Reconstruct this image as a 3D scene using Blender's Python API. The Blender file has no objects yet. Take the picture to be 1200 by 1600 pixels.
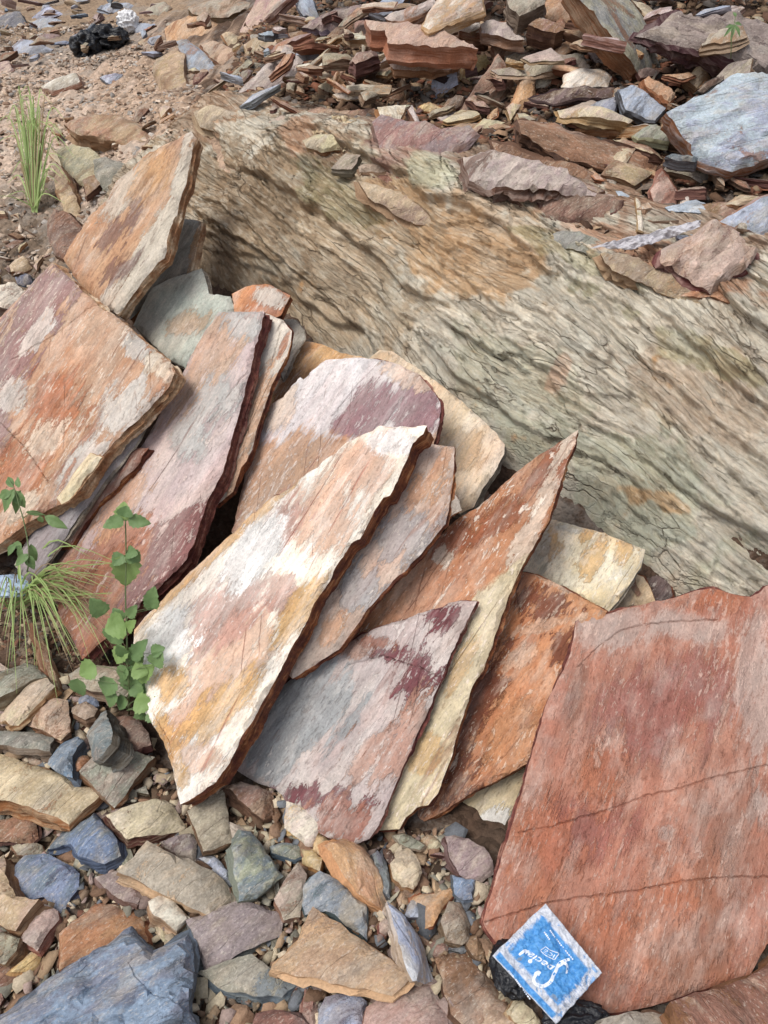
import bpy, math, random, bmesh
import numpy as np
from mathutils import Vector, Matrix, geometry as mgeo

# ------------------------------------------------------------------ camera, sky, sun, exposure
SC = bpy.context.scene
COL = SC.collection
PITCH = math.radians(38.0)
CAMZ = 1.5
F = 1209.0                      # focal length in photo pixels (1200 x 1600)
cam_data = bpy.data.cameras.new('camera')
cam = bpy.data.objects.new('camera', cam_data); COL.objects.link(cam)
cam.location = (0, 0, CAMZ)
cam.rotation_euler = (math.radians(90) - PITCH, 0, 0)
cam_data.sensor_fit = 'VERTICAL'; cam_data.sensor_height = 24.0
cam_data.lens = 24.0 * F / 1600.0
cam_data.clip_start = 0.02; cam_data.clip_end = 500
SC.camera = cam

SUN_EL, SUN_AZ = math.radians(62), math.radians(-125)   # azimuth clockwise from +y
world = bpy.data.worlds.new('World'); SC.world = world; world.use_nodes = True
wn = world.node_tree.nodes; wl = world.node_tree.links
for n in list(wn): wn.remove(n)
wo = wn.new('ShaderNodeOutputWorld'); wb = wn.new('ShaderNodeBackground')
sky = wn.new('ShaderNodeTexSky'); sky.sky_type = 'NISHITA'; sky.sun_disc = False
sky.sun_elevation = SUN_EL; sky.sun_rotation = SUN_AZ
sky.air_density = 1.0; sky.dust_density = 3.0; sky.ozone_density = 1.0
hs = wn.new('ShaderNodeHueSaturation'); hs.inputs['Saturation'].default_value = 0.42
wl.new(sky.outputs[0], hs.inputs['Color']); wl.new(hs.outputs[0], wb.inputs['Color'])
wb.inputs['Strength'].default_value = 0.095
wl.new(wb.outputs[0], wo.inputs['Surface'])
sd = bpy.data.lights.new('sun', 'SUN'); sun = bpy.data.objects.new('sun', sd); COL.objects.link(sun)
sd.energy = 1.5; sd.angle = math.radians(26); sd.color = (1.0, 0.96, 0.90)
sdir = Vector((math.sin(SUN_AZ) * math.cos(SUN_EL), math.cos(SUN_AZ) * math.cos(SUN_EL), math.sin(SUN_EL)))
sun.rotation_euler = sdir.to_track_quat('Z', 'Y').to_euler()
SC.view_settings.view_transform = 'Standard'; SC.view_settings.look = 'None'
SC.view_settings.gamma = 1.0; SC.view_settings.use_curve_mapping = False
SC.view_settings.exposure = 0.60

# ------------------------------------------------------------------ helpers
RNG = np.random.default_rng(11)
random.seed(5)

def lin(c):
    o = []
    for v in c[:3]:
        v = v / 255.0
        o.append(v / 12.92 if v <= 0.04045 else ((v + 0.055) / 1.055) ** 2.4)
    return (o[0], o[1], o[2], 1.0)

FW = np.array([0, math.cos(PITCH), -math.sin(PITCH)])
UP = np.array([0, math.sin(PITCH), math.cos(PITCH)])
RT = np.array([1.0, 0, 0])
CP = np.array([0, 0, CAMZ])

def rays(p):
    """photo positions -> sight lines (used only to find where a thing stands)"""
    p = np.atleast_2d(np.asarray(p, float))
    return FW + ((p[:, :1] - 600) / F) * RT - ((p[:, 1:2] - 800) / F) * UP

def pix(P):
    d = np.asarray(P) - CP
    s = d @ FW
    return np.stack([600 + F * (d @ RT) / s, 800 - F * (d @ UP) / s], -1)

_h = np.random.default_rng(3).permutation(4096)
_g = np.random.default_rng(4).normal(size=(4096, 3)); _g /= np.linalg.norm(_g, axis=1)[:, None]
def noise3(p):
    p = np.asarray(p, float)
    i = np.floor(p).astype(np.int64); f = p - i
    u = f * f * f * (f * (f * 6 - 15) + 10)
    out = 0.0
    for dx in (0, 1):
        wx = u[:, 0] if dx else 1 - u[:, 0]
        hx = _h[(i[:, 0] + dx) & 4095]
        for dy in (0, 1):
            wy = u[:, 1] if dy else 1 - u[:, 1]
            hy = _h[(hx + i[:, 1] + dy) & 4095]
            for dz in (0, 1):
                wz = u[:, 2] if dz else 1 - u[:, 2]
                g = _g[_h[(hy + i[:, 2] + dz) & 4095]]
                out = out + wx * wy * wz * (g[:, 0] * (f[:, 0] - dx) + g[:, 1] * (f[:, 1] - dy) + g[:, 2] * (f[:, 2] - dz))
    return out * 1.6
def fbm(p, octv=4, gain=0.5):
    p = np.asarray(p, float); a = 1.0; s = 0.0
    for k in range(octv):
        s = s + a * noise3(p * 2 ** k + 17.3 * k); a *= gain
    return s
def sstep(a, b, x):
    t = np.clip((x - a) / (b - a), 0, 1); return t * t * (3 - 2 * t)

def tag(o, label=None, cat=None, group=None, kind=None):
    if label: o['label'] = label
    if cat: o['category'] = cat
    if group: o['group'] = group
    if kind: o['kind'] = kind
    elif cat: o['kind'] = 'thing'
    return o

def link(name, me, mats=(), parent=None):
    for m in mats: me.materials.append(m)
    o = bpy.data.objects.new(name, me); COL.objects.link(o)
    if parent: o.parent = parent
    return o

def mesh_np(name, V, faces):
    me = bpy.data.meshes.new(name)
    V = np.asarray(V, np.float32)
    if isinstance(faces, np.ndarray):
        n, k = faces.shape
        me.vertices.add(len(V)); me.vertices.foreach_set('co', V.ravel())
        me.loops.add(n * k); me.loops.foreach_set('vertex_index', faces.astype(np.int32).ravel())
        me.polygons.add(n); me.polygons.foreach_set('loop_start', np.arange(0, n * k, k, dtype=np.int32))
        me.polygons.foreach_set('loop_total', np.full(n, k, np.int32))
        me.update(calc_edges=True)
    else:
        me.from_pydata(V.tolist(), [], faces); me.update()
    return me

def fattr(me, name, vals):
    a = me.attributes.new(name, 'FLOAT', 'POINT'); a.data.foreach_set('value', np.asarray(vals, np.float32))
def cattr(me, name, rgb):
    a = me.attributes.new(name, 'FLOAT_COLOR', 'POINT')
    rgba = np.ones((len(rgb), 4), np.float32); rgba[:, :3] = rgb
    a.data.foreach_set('color', rgba.ravel())

# ------------------------------------------------------------------ node helper
class NT:
    def __init__(s, name):
        s.m = bpy.data.materials.new(name); s.m.use_nodes = True
        s.t = s.m.node_tree; s.n = s.t.nodes; s.l = s.t.links
        for x in list(s.n): s.n.remove(x)
        s.out = s.n.new('ShaderNodeOutputMaterial'); s.b = s.n.new('ShaderNodeBsdfPrincipled')
        s.l.new(s.b.outputs[0], s.out.inputs[0])
    def set(s, inp, v):
        if v is None: return
        if hasattr(v, 'links'): s.l.new(v, inp)
        else: inp.default_value = v
    def bsdf(s, k, v): s.set(s.b.inputs[k], v)
    def math(s, op, a, b=None, c=None, clamp=False):
        n = s.n.new('ShaderNodeMath'); n.operation = op; n.use_clamp = clamp
        s.set(n.inputs[0], a)
        if b is not None: s.set(n.inputs[1], b)
        if c is not None: s.set(n.inputs[2], c)
        return n.outputs[0]
    def vm(s, op, a, b=None):
        n = s.n.new('ShaderNodeVectorMath'); n.operation = op
        s.set(n.inputs[0], a)
        if b is not None: s.set(n.inputs['Scale'] if op == 'SCALE' else n.inputs[1], b)
        return n.outputs[0]
    def noise(s, vec, scale, detail=6, rough=0.55, dist=0.0, lac=2.0):
        n = s.n.new('ShaderNodeTexNoise'); s.set(n.inputs['Vector'], vec)
        if scale > 1: detail = max(1.0, min(detail, math.log2(1400 / scale)))     # nothing finer than the eye resolves here
        n.inputs['Scale'].default_value = scale; n.inputs['Detail'].default_value = detail
        n.inputs['Roughness'].default_value = rough; n.inputs['Distortion'].default_value = dist
        n.inputs['Lacunarity'].default_value = lac
        return n.outputs['Fac']
    def step(s, x, a, b, lo=0.0, hi=1.0):
        n = s.n.new('ShaderNodeMapRange'); n.interpolation_type = 'SMOOTHSTEP'
        s.set(n.inputs['Value'], x); n.inputs['From Min'].default_value = a; n.inputs['From Max'].default_value = b
        n.inputs['To Min'].default_value = lo; n.inputs['To Max'].default_value = hi
        return n.outputs['Result']
    def mix(s, f, a, b, mode='MIX'):
        n = s.n.new('ShaderNodeMix'); n.data_type = 'RGBA'; n.blend_type = mode; n.clamp_factor = True
        s.set(n.inputs['Factor'], f); s.set(n.inputs['A'], None)
        A = [i for i in n.inputs if i.name == 'A' and i.type == 'RGBA'][0]
        B = [i for i in n.inputs if i.name == 'B' and i.type == 'RGBA'][0]
        s.set(A, a); s.set(B, b)
        return [o for o in n.outputs if o.type == 'RGBA'][0]
    def attr(s, name, kind='GEOMETRY', out='Fac'):
        n = s.n.new('ShaderNodeAttribute'); n.attribute_name = name; n.attribute_type = kind
        return n.outputs[out]
    def obj_coord(s, scale=(1, 1, 1), off=True):
        tc = s.n.new('ShaderNodeTexCoord').outputs['Object']
        v = s.vm('MULTIPLY', tc, scale)
        if off:
            r = s.n.new('ShaderNodeObjectInfo').outputs['Random']
            cb = s.n.new('ShaderNodeCombineXYZ'); k = s.math('MULTIPLY', r, 37.0)
            for i in range(3): s.set(cb.inputs[i], k)
            v = s.vm('ADD', v, cb.outputs[0])
        return v
    def cells(s, vec, scale, edge=False):
        n = s.n.new('ShaderNodeTexVoronoi'); s.set(n.inputs['Vector'], vec); n.inputs['Scale'].default_value = scale
        if edge: n.feature = 'DISTANCE_TO_EDGE'; return n.outputs['Distance']
        c = s.n.new('ShaderNodeSeparateColor'); s.l.new(n.outputs['Color'], c.inputs[0]); return c.outputs[0]
    def warp(s, vec, src, scale, amt):
        n = s.n.new('ShaderNodeTexNoise'); s.set(n.inputs['Vector'], src); n.inputs['Scale'].default_value = scale; n.inputs['Detail'].default_value = 4
        return s.vm('ADD', vec, s.vm('SCALE', s.vm('SUBTRACT', n.outputs['Color'], (.5, .5, .5)), amt))
    def bump(s, h, dist, strength=1.0, normal=None):
        n = s.n.new('ShaderNodeBump'); s.set(n.inputs['Height'], h)
        n.inputs['Distance'].default_value = dist; n.inputs['Strength'].default_value = strength
        if normal is not None: s.set(n.inputs['Normal'], normal)
        return n.outputs[0]
    def scalec(s, col, fac):
        cb = s.n.new('ShaderNodeCombineXYZ')
        for i in range(3): s.set(cb.inputs[i], fac)
        return s.vm('MULTIPLY', col, cb.outputs[0])

# slab face: two base tones, up to four patches whose place comes from the mesh, veins, scuffs and grain
def slab_mat(name, a, b, patches=(), amp=0.55, vein=(95, 60, 48), veins=0.5, scuff=(222, 212, 200), scuffs=0.3,
             streak=0.4, bigscale=5.0, rough=0.72, bump=1.0):
    t = NT(name)
    v = t.obj_coord((streak, 1, 1)); vi = t.obj_coord((0.7, 1, 1))
    big = t.noise(v, bigscale, 9, 0.62, 0.4)
    mid = t.noise(v, 21, 8, 0.65, 0.3)
    midi = t.noise(vi, 34, 7, 0.62, 0.2)
    fine = t.noise(vi, 230, 6, 0.72)
    strk = t.noise(t.obj_coord((0.10, 1, 1)), 60, 5, 0.6)
    col = t.mix(t.step(t.math('ADD', big, t.math('MULTIPLY', t.math('SUBTRACT', mid, .5), .5)), .36, .62), lin(a), lin(b))
    h = t.math('ADD', t.math('MULTIPLY', mid, .55), t.math('MULTIPLY', midi, .35))
    fea = t.noise(t.obj_coord((0.22, 1, 1)), 75, 6, 0.68, 0.3)
    lng = t.noise(t.obj_coord((0.14, 1, 1)), 26, 7, 0.62, 0.25)
    nz = t.math('ADD', t.math('MULTIPLY', t.math('SUBTRACT', mid, .5), .8), t.math('MULTIPLY', t.math('SUBTRACT', midi, .5), .7))
    nz = t.math('ADD', nz, t.math('MULTIPLY', t.math('SUBTRACT', lng, .5), 1.9))
    nz = t.math('ADD', nz, t.math('MULTIPLY', t.math('SUBTRACT', fea, .5), 1.5))
    nz = t.math('ADD', nz, t.math('MULTIPLY', t.math('SUBTRACT', fine, .5), .7))
    for k, pc in enumerate(patches):
        c1, dens, am = pc[0], pc[1], (pc[2] if len(pc) > 2 else amp)
        fv = t.attr('f%d' % (k + 1))
        m = t.math('ADD', fv, t.math('MULTIPLY', nz, am))
        soft = pc[3] if len(pc) > 3 else 0.08
        m = t.step(m, .5 - soft, .5 + soft)
        m2 = t.math('MULTIPLY', m, dens)
        c1v = t.mix(t.step(midi, .35, .65), lin(c1), lin([max(0, x * 0.82) for x in c1]))
        col = t.mix(m2, col, c1v)
        h = t.math('ADD', h, t.math('MULTIPLY', m, (-.22 if k % 2 else .22)))
    # mild drift of hue across the face
    dr = t.noise(t.obj_coord((streak * .8, 1, 1)), 8.5, 7, 0.6, 0.2)
    col = t.mix(t.step(dr, .40, .66, 0, .55), col, t.vm('MULTIPLY', col, (1.10, .90, .84)))
    dr2 = t.noise(t.obj_coord((streak, 1, 1)), 13.5, 7, 0.62, 0.2)
    col = t.mix(t.step(dr2, .46, .68, 0, .5), col, t.mix(.5, col, lin((176, 172, 166))))
    dr3 = t.noise(t.obj_coord((streak * .6, 1, 1)), 30, 7, 0.68, 0.3)
    col = t.mix(t.step(dr3, .50, .66, 0, .42), col, t.mix(.6, col, lin(scuff)))
    col = t.mix(t.step(dr3, .44, .30, 0, .5), col, t.vm('MULTIPLY', col, (.84, .78, .75)))
    cv = t.warp(t.obj_coord((0.30, 1, 0.2)), vi, 18, .05)
    c1_ = t.cells(cv, 16); c2_ = t.cells(cv, 47)
    cg = t.step(t.noise(vi, 4, 4), .46, .58)
    k_ = t.math('MULTIPLY', t.math('SUBTRACT', c1_, .5), t.math('MULTIPLY', cg, .22))
    k_ = t.math('ADD', k_, t.math('MULTIPLY', t.math('SUBTRACT', c2_, .5), .10))
    col = t.scalec(col, t.math('ADD', k_, 1.0))
    h = t.math('ADD', h, t.math('ADD', t.math('MULTIPLY', t.math('MULTIPLY', c1_, cg), .30), t.math('MULTIPLY', c2_, .09)))
    fl1 = t.noise(t.obj_coord((0.28, 1, 1)), 150, 5, 0.7, 0.4)
    fl2 = t.noise(t.obj_coord((0.4, 1, 1)), 8, 5, 0.6)
    flk = t.step(t.math('ADD', fl1, t.math('MULTIPLY', t.math('SUBTRACT', fl2, .5), .5)), .60, .66)
    col = t.mix(t.math('MULTIPLY', flk, .25 + scuffs * .6), col, lin(scuff))
    dkk = t.step(t.math('ADD', fl1, t.math('MULTIPLY', t.math('SUBTRACT', fl2, .5), .3)), .40, .33)
    col = t.mix(t.math('MULTIPLY', dkk, .5), col, t.vm('MULTIPLY', col, (.66, .58, .55)))
    h = t.math('ADD', h, t.math('SUBTRACT', t.math('MULTIPLY', flk, .08), t.math('MULTIPLY', dkk, .12)))
    # long hair-thin veins
    vn = t.noise(t.obj_coord((0.07, 1, 1)), 9.0, 2.5, 0.45, 0.15)
    vl = t.step(t.math('ABSOLUTE', t.math('SUBTRACT', vn, .5)), 0.0, 0.010, 1.0, 0.0)
    rv = t.n.new('ShaderNodeVectorRotate'); rv.rotation_type = 'Z_AXIS'; t.set(rv.inputs['Vector'], t.obj_coord((1, 1, 1), False)); rv.inputs['Angle'].default_value = -.2 - .5 * ((sum(map(ord, name)) * 7) % 10) / 10
    vn2 = t.noise(t.vm('MULTIPLY', rv.outputs[0], (0.06, 1, 1)), 11, 2.5, 0.45, 0.15)
    vl2 = t.step(t.math('ABSOLUTE', t.math('SUBTRACT', vn2, .47)), 0.0, 0.009, 1.0, 0.0)
    gate = t.step(t.noise(vi, 5, 3), .47, .56)
    gate2 = t.step(t.noise(vi, 6.2, 3, .5, .3), .54, .62)
    vl = t.math('MAXIMUM', t.math('MULTIPLY', vl, gate), t.math('MULTIPLY', vl2, gate2))
    col = t.mix(t.math('MULTIPLY', vl, veins), col, lin(vein))
    # pale scuffs where a lamina has come off
    sc = t.step(t.math('ADD', t.noise(t.obj_coord((0.3, 1, 1)), 38, 6, 0.7, 0.5), t.math('MULTIPLY', big, .35)), .80, .83)
    col = t.mix(t.math('MULTIPLY', sc, scuffs), col, lin(scuff))
    ck = t.attr('fc')
    col = t.mix(t.math('MULTIPLY', t.step(ck, .6, 1.0), .4), col, lin([x * .62 for x in vein]))
    # grain
    g = t.math('ADD', t.math('MULTIPLY', t.math('SUBTRACT', fine, .5), .85), t.math('MULTIPLY', t.math('SUBTRACT', strk, .5), .35))
    g = t.math('ADD', g, t.math('MULTIPLY', t.math('SUBTRACT', midi, .5), .75))
    g = t.math('ADD', g, t.math('MULTIPLY', t.math('SUBTRACT', fea, .5), .6))
    col = t.scalec(col, t.math('ADD', g, 1.0))
    t.bsdf('Base Color', col)
    h = t.math('SUBTRACT', h, t.math('MULTIPLY', vl, .45 * veins))
    h = t.math('ADD', h, t.math('MULTIPLY', sc, .15))
    h = t.math('ADD', h, t.math('ADD', t.math('MULTIPLY', fine, .20), t.math('ADD', t.math('MULTIPLY', strk, .22), t.math('MULTIPLY', fea, .3))))
    t.bsdf('Normal', t.bump(h, 0.0075 * bump, 0.9))
    t.bsdf('Roughness', rough); t.bsdf('Specular IOR Level', 0.35)
    return t.m

# broken edge: thin laminae stacked along local z
def edge_mat(name, a, b, pale=(205, 185, 160), pal=0.35):
    t = NT(name)
    v = t.obj_coord((1, 1, 1))
    lay = t.noise(t.obj_coord((6, 6, 130)), 1.0, 5, 0.6)
    blot = t.noise(v, 22, 7, 0.65)
    fine = t.noise(v, 120, 4, 0.6)
    col = t.mix(t.step(blot, .38, .62), lin(a), lin(b))
    col = t.mix(t.math('MULTIPLY', t.step(t.math('ADD', t.math('MULTIPLY', lay, .6), t.math('MULTIPLY', blot, .4)), .52, .62), pal), col, lin(pale))
    col = t.scalec(col, t.math('ADD', t.math('MULTIPLY', t.math('SUBTRACT', t.math('ADD', lay, fine), 1.0), 1.5), 1.0))
    t.bsdf('Base Color', col)
    t.bsdf('Normal', t.bump(t.math('ADD', t.math('MULTIPLY', lay, .8), t.math('MULTIPLY', t.math('ADD', fine, blot), .4)), 0.014, 1.0))
    t.bsdf('Roughness', 0.75); t.bsdf('Specular IOR Level', 0.3)
    return t.m

# stones: colours ride on the object (its own stone colours), patches are noise
def stone_mat(name, side=False):
    t = NT(name)
    v = t.obj_coord((0.45, 1, 1)); vi = t.obj_coord((1, 1, 1))
    c1 = t.attr('tone_a', 'OBJECT', 'Color'); c2 = t.attr('tone_b', 'OBJECT', 'Color'); c3 = t.attr('tone_edge', 'OBJECT', 'Color')
    big = t.noise(v, 15, 8, 0.65, 0.5); mid = t.noise(v, 48, 7, 0.65, 0.3); fine = t.noise(vi, 210, 5, 0.65)
    strk = t.noise(t.obj_coord((0.15, 1, 1)), 90, 5, 0.6)
    if side:
        lay = t.noise(t.obj_coord((9, 9, 190)), 1.0, 5, 0.6)
        col = t.mix(t.step(t.math('ADD', t.math('MULTIPLY', lay, .5), t.math('MULTIPLY', big, .5)), .44, .60), c3, t.mix(.35, c3, c1))
        col = t.scalec(col, t.math('ADD', t.math('MULTIPLY', t.math('SUBTRACT', t.math('ADD', lay, fine), 1.0), .8), 1.0))
        h = t.math('ADD', t.math('MULTIPLY', lay, .8), t.math('MULTIPLY', t.math('ADD', fine, big), .3))
        t.bsdf('Normal', t.bump(h, 0.006, 1.0))
    else:
        sel = t.math('ADD', big, t.math('MULTIPLY', t.math('SUBTRACT', mid, .5), .6))
        col = t.mix(t.step(sel, .42, .60), c1, c2)
        dn = t.noise(v, 22, 8, 0.7, 0.5)
        col = t.mix(t.step(dn, .50, .62, 0, .55), col, t.mix(.55, col, lin((196, 182, 162))))
        col = t.mix(t.step(dn, .44, .30, 0, .7), col, t.vm('MULTIPLY', col, (.66, .62, .62)))
        dg = t.noise(t.obj_coord((.8, 1, 1)), 11, 6, .65, .4)
        col = t.mix(t.step(dg, .50, .64, 0, .5), col, t.mix(.6, col, lin((140, 138, 134))))
        cv = t.warp(t.obj_coord((0.4, 1, 0.3)), vi, 30, .03)
        c1_ = t.cells(cv, 38); c2_ = t.cells(cv, 110)
        col = t.scalec(col, t.math('ADD', 1.0, t.math('ADD', t.math('MULTIPLY', t.math('SUBTRACT', c1_, .5), .20), t.math('MULTIPLY', t.math('SUBTRACT', c2_, .5), .12))))
        f1 = t.noise(t.obj_coord((.35, 1, 1)), 260, 4, .7, .3)
        col = t.mix(t.step(f1, .58, .66, 0, .35), col, lin((214, 204, 190)))
        col = t.mix(t.step(f1, .42, .34, 0, .5), col, t.vm('MULTIPLY', col, (.6, .56, .54)))
        e = t.step(t.math('ADD', t.noise(v, 9, 9, 0.7, 0.6), t.math('MULTIPLY', t.math('SUBTRACT', fine, .5), .2)), .56, .62)
        col = t.mix(t.math('MULTIPLY', e, .7), col, c3)
        vl = t.step(t.math('ABSOLUTE', t.math('SUBTRACT', t.noise(t.obj_coord((0.12, 1, 1)), 14, 3, 0.5, 0.2), .5)), 0.0, 0.012, 1.0, 0.0)
        col = t.mix(t.math('MULTIPLY', vl, .12), col, c3)
        g = t.math('ADD', t.math('MULTIPLY', t.math('SUBTRACT', fine, .5), 1.0), t.math('MULTIPLY', t.math('SUBTRACT', strk, .5), .4))
        g = t.math('ADD', g, t.math('MULTIPLY', t.math('SUBTRACT', mid, .5), .7))
        col = t.scalec(col, t.math('ADD', g, 1.0))
        h = t.math('ADD', t.math('MULTIPLY', big, .5), t.math('ADD', t.math('MULTIPLY', mid, .45), t.math('MULTIPLY', fine, .12)))
        h = t.math('ADD', h, t.math('SUBTRACT', t.math('MULTIPLY', strk, .22), t.math('MULTIPLY', vl, .12)))
        h = t.math('ADD', h, t.math('ADD', t.math('MULTIPLY', e, .1), t.math('ADD', t.math('MULTIPLY', c1_, .30), t.math('MULTIPLY', c2_, .10))))
        t.bsdf('Normal', t.bump(h, 0.009, 1.0))
    t.bsdf('Base Color', col); t.bsdf('Roughness', 0.72); t.bsdf('Specular IOR Level', 0.35)
    return t.m
STONE = stone_mat('stone_face'); STONE_EDGE = stone_mat('stone_edge', True)

# ------------------------------------------------------------------ broken plate of stone from an outline in its own plane
def inside(pts, poly):
    x, y = pts[:, 0], pts[:, 1]; r = np.zeros(len(pts), bool)
    for i in range(len(poly)):
        x1, y1 = poly[i - 1]; x2, y2 = poly[i]
        if y1 == y2: continue
        c = ((y1 > y) != (y2 > y)) & (x < (x2 - x1) * (y - y1) / (y2 - y1) + x1)
        r ^= c
    return r
def seg_dist(pts, A, B):
    d = np.full(len(pts), 1e9)
    for a, b in zip(A, B):
        ab = b - a; L = (ab @ ab) + 1e-12
        t = np.clip(((pts - a) @ ab) / L, 0, 1)
        q = pts - a - t[:, None] * ab
        d = np.minimum(d, np.einsum('ij,ij->i', q, q))
    return np.sqrt(d)
def crinkle(poly, res, rough, rng):
    """subdivide the outline with fractal offsets, keeping its corners"""
    out = []
    n = len(poly)
    for i in range(n):
        a = poly[i]; b = poly[(i + 1) % n]; L = np.linalg.norm(b - a)
        k = max(1, int(round(L / res)))
        if k == 1: out.append(a); continue
        t = np.arange(k) / k
        nr = np.array([-(b - a)[1], (b - a)[0]]) / max(L, 1e-9)
        sd_ = rng.uniform(0, 900)
        q = np.stack([t * L / 0.05, np.full(k, sd_), np.zeros(k)], 1)
        off = fbm(q * .8, 2, .5) * min(rough, L * .10) * .40
        st_ = noise3(np.stack([t * L / .030, np.full(k, sd_ + 9), np.zeros(k)], 1))
        off += np.round(st_ * 3) / 3 * rough * .45
        off += rng.uniform(-.11, .11, k) * min(rough, res)
        off *= np.minimum(1, np.minimum(t, 1 - t) * k / 2.0 + 0.0)
        out += list(a + t[:, None] * (b - a) + off[:, None] * nr)
    return np.array(out)

def plate_mesh(name, poly, thick, res, rough=0.006, relief=0.003, bevel=0.004, lam=0.002, rings=4, seed=0,
               facets=0, cracks=(), flare=0.0, streak=0.4):
    """poly: Nx2 outline in metres, front face at local z=0 looking +z, the plate goes down to -thick."""
    rng = np.random.default_rng(seed)
    poly = np.asarray(poly, float)
    A = 0.5 * np.sum(poly[:, 0] * np.roll(poly[:, 1], -1) - np.roll(poly[:, 0], -1) * poly[:, 1])
    if A < 0: poly = poly[::-1]
    B = crinkle(poly, res, rough, rng)
    mn, mx = B.min(0), B.max(0)
    gx, gy = np.meshgrid(np.arange(mn[0], mx[0], res), np.arange(mn[1], mx[1], res * .87))
    gx = gx + (np.arange(gx.shape[0]) % 2)[:, None] * res * .5
    P = np.stack([gx.ravel(), gy.ravel()], 1) + rng.uniform(-.25, .25, (gx.size, 2)) * res
    P = P[inside(P, B)]
    if len(P): P = P[seg_dist(P, B, np.roll(B, -1, 0)) > res * .55]
    pts = [Vector(p) for p in B] + [Vector(p) for p in P]
    nb = len(B)
    edges = [(i, (i + 1) % nb) for i in range(nb)]
    crack_mid = []
    for cr in cracks:
        c = np.asarray(cr, float)
        fine_c = []
        for i in range(len(c) - 1):
            k = max(2, int(np.linalg.norm(c[i + 1] - c[i]) / .006))
            fine_c += [c[i] + (c[i + 1] - c[i]) * j / k for j in range(k)]
        fine_c.append(c[-1]); fine_c = np.array(fine_c)
        fine_c += rng.normal(0, .0008, fine_c.shape)
        crack_mid.append(fine_c)
    if crack_mid:
        allc = np.concatenate(crack_mid)
        K = np.array([p[:] for p in pts[nb:]])
        dm = np.min(np.linalg.norm(K[:, None] - allc[None], axis=2), 1)
        pts = pts[:nb] + [Vector(p) for p in K[dm > .005]]
        for fc in crack_mid:
            tg = np.gradient(fc, axis=0); tg /= np.linalg.norm(tg, axis=1)[:, None] + 1e-9
            nn = np.stack([-tg[:, 1], tg[:, 0]], 1)
            for off in (-.0026, 0.0, .0026):
                q = fc + nn * off
                ok = inside(q, B) & (seg_dist(q, B, np.roll(B, -1, 0)) > .0025)
                pts += [Vector(p) for p in q[ok]]
    vo, eo, fo, _, _, _ = mgeo.delaunay_2d_cdt(pts, edges, [list(range(nb))], 1, 1e-7)
    V2 = np.array([v[:] for v in vo]); T = np.array([f for f in fo if len(f) == 3])
    # boundary loop
    cnt = {}
    for f in T:
        for i in range(3):
            e = (int(f[i]), int(f[(i + 1) % 3])); cnt[e] = 1
    nxt = {a: b for (a, b) in cnt if (b, a) not in cnt}
    loops = []; seen = set()
    for s0 in list(nxt):
        if s0 in seen: continue
        lp = []; c = s0
        while c in nxt and c not in seen: seen.add(c); lp.append(c); c = nxt[c]
        if len(lp) > 2: loops.append(lp)
    loops.sort(key=len, reverse=True); lp = np.array(loops[0])
    LB = V2[lp]
    d = seg_dist(V2, LB, np.roll(LB, -1, 0))
    q = np.stack([V2[:, 0] * streak, V2[:, 1], np.full(len(V2), seed * 3.7)], 1)
    z = relief * (fbm(q * 6, 5, .55)) + relief * .5 * fbm(q * 30 + 5, 3, .6)
    # laminae broken away near the rim
    nz = fbm(q * 14 + 31, 4, .6)
    for j, w in enumerate((.006, .016, .034)):
        z = z - lam * sstep(.6, .0, (d - w * (0.4 + .9 * nz)) / .004)
    # step-like partings in the face
    fl = fbm(q * 5 + 77, 4, .5)
    z = z - lam * 1.2 * sstep(0, .02, fl - .18) + lam * 0.8 * sstep(0, .02, -fl - .25)
    z = z - bevel * np.clip(1 - d / (bevel * 1.3 + 1e-6), 0, 1) ** 1.6
    if facets:
        ext = (mx - mn).max() * .5; cen = (mx + mn) / 2
        pl = np.full(len(V2), 1e9)
        for k in range(facets):
            a = rng.uniform(0, 2 * math.pi); s_ = rng.uniform(.12, .5)
            c_ = rng.uniform(.0, .35) * ext
            pl = np.minimum(pl, -s_ * np.maximum(0, ((V2 - cen) @ np.array([math.cos(a), math.sin(a)])) - c_))
        z = z + np.maximum(pl, -thick * .6)
    z = np.maximum(z, -thick * .75)
    if crack_mid:
        dc = np.min(np.stack([np.min(np.linalg.norm(V2[:, None] - fc[None], axis=2), 1) for fc in crack_mid]), 0)
        z = z - .0028 * sstep(.0022, .0004, dc)
    # small height steps across cracks are left to relief
    if crack_mid: crack_f = sstep(.0032, .0004, dc)
    Vt = np.column_stack([V2, z])
    n0 = len(Vt)
    nl = len(lp)
    tg = np.roll(LB, -1, 0) - np.roll(LB, 1, 0); tg /= np.linalg.norm(tg, axis=1)[:, None] + 1e-9
    on = np.stack([tg[:, 1], -tg[:, 0]], 1)
    rows = [lp]; VV = [Vt]; cum = 0; base = n0
    zz = Vt[lp, 2]
    arc = np.cumsum(np.linalg.norm(LB - np.roll(LB, 1, 0), axis=1))
    cenL = LB.mean(0)
    jl = 0.0
    for j in range(1, rings + 1):
        f = (j + rng.uniform(-.2, .2) * (j < rings)) / rings
        jl = rng.uniform(-1, 1) * min(rough * .7, thick * .2)
        nzr = np.round(2 * fbm(np.stack([arc * 8, np.full(nl, seed + 7.1 * j), np.zeros(nl)], 1), 3, .6)) / 2 * min(rough * 1.2, thick * .26)
        off = (jl + nzr) + flare * f * thick
        if j == rings: off = off - min(bevel, thick * .2)
        xy = LB + on * off[:, None]
        zr = zz * (1 - f) - thick * f + 0.06 * thick * noise3(np.stack([arc * 30, np.full(nl, seed + j * 3.3), np.zeros(nl)], 1)) * (j < rings)
        VV.append(np.column_stack([xy, zr])); rows.append(np.arange(base, base + nl)); base += nl
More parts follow.
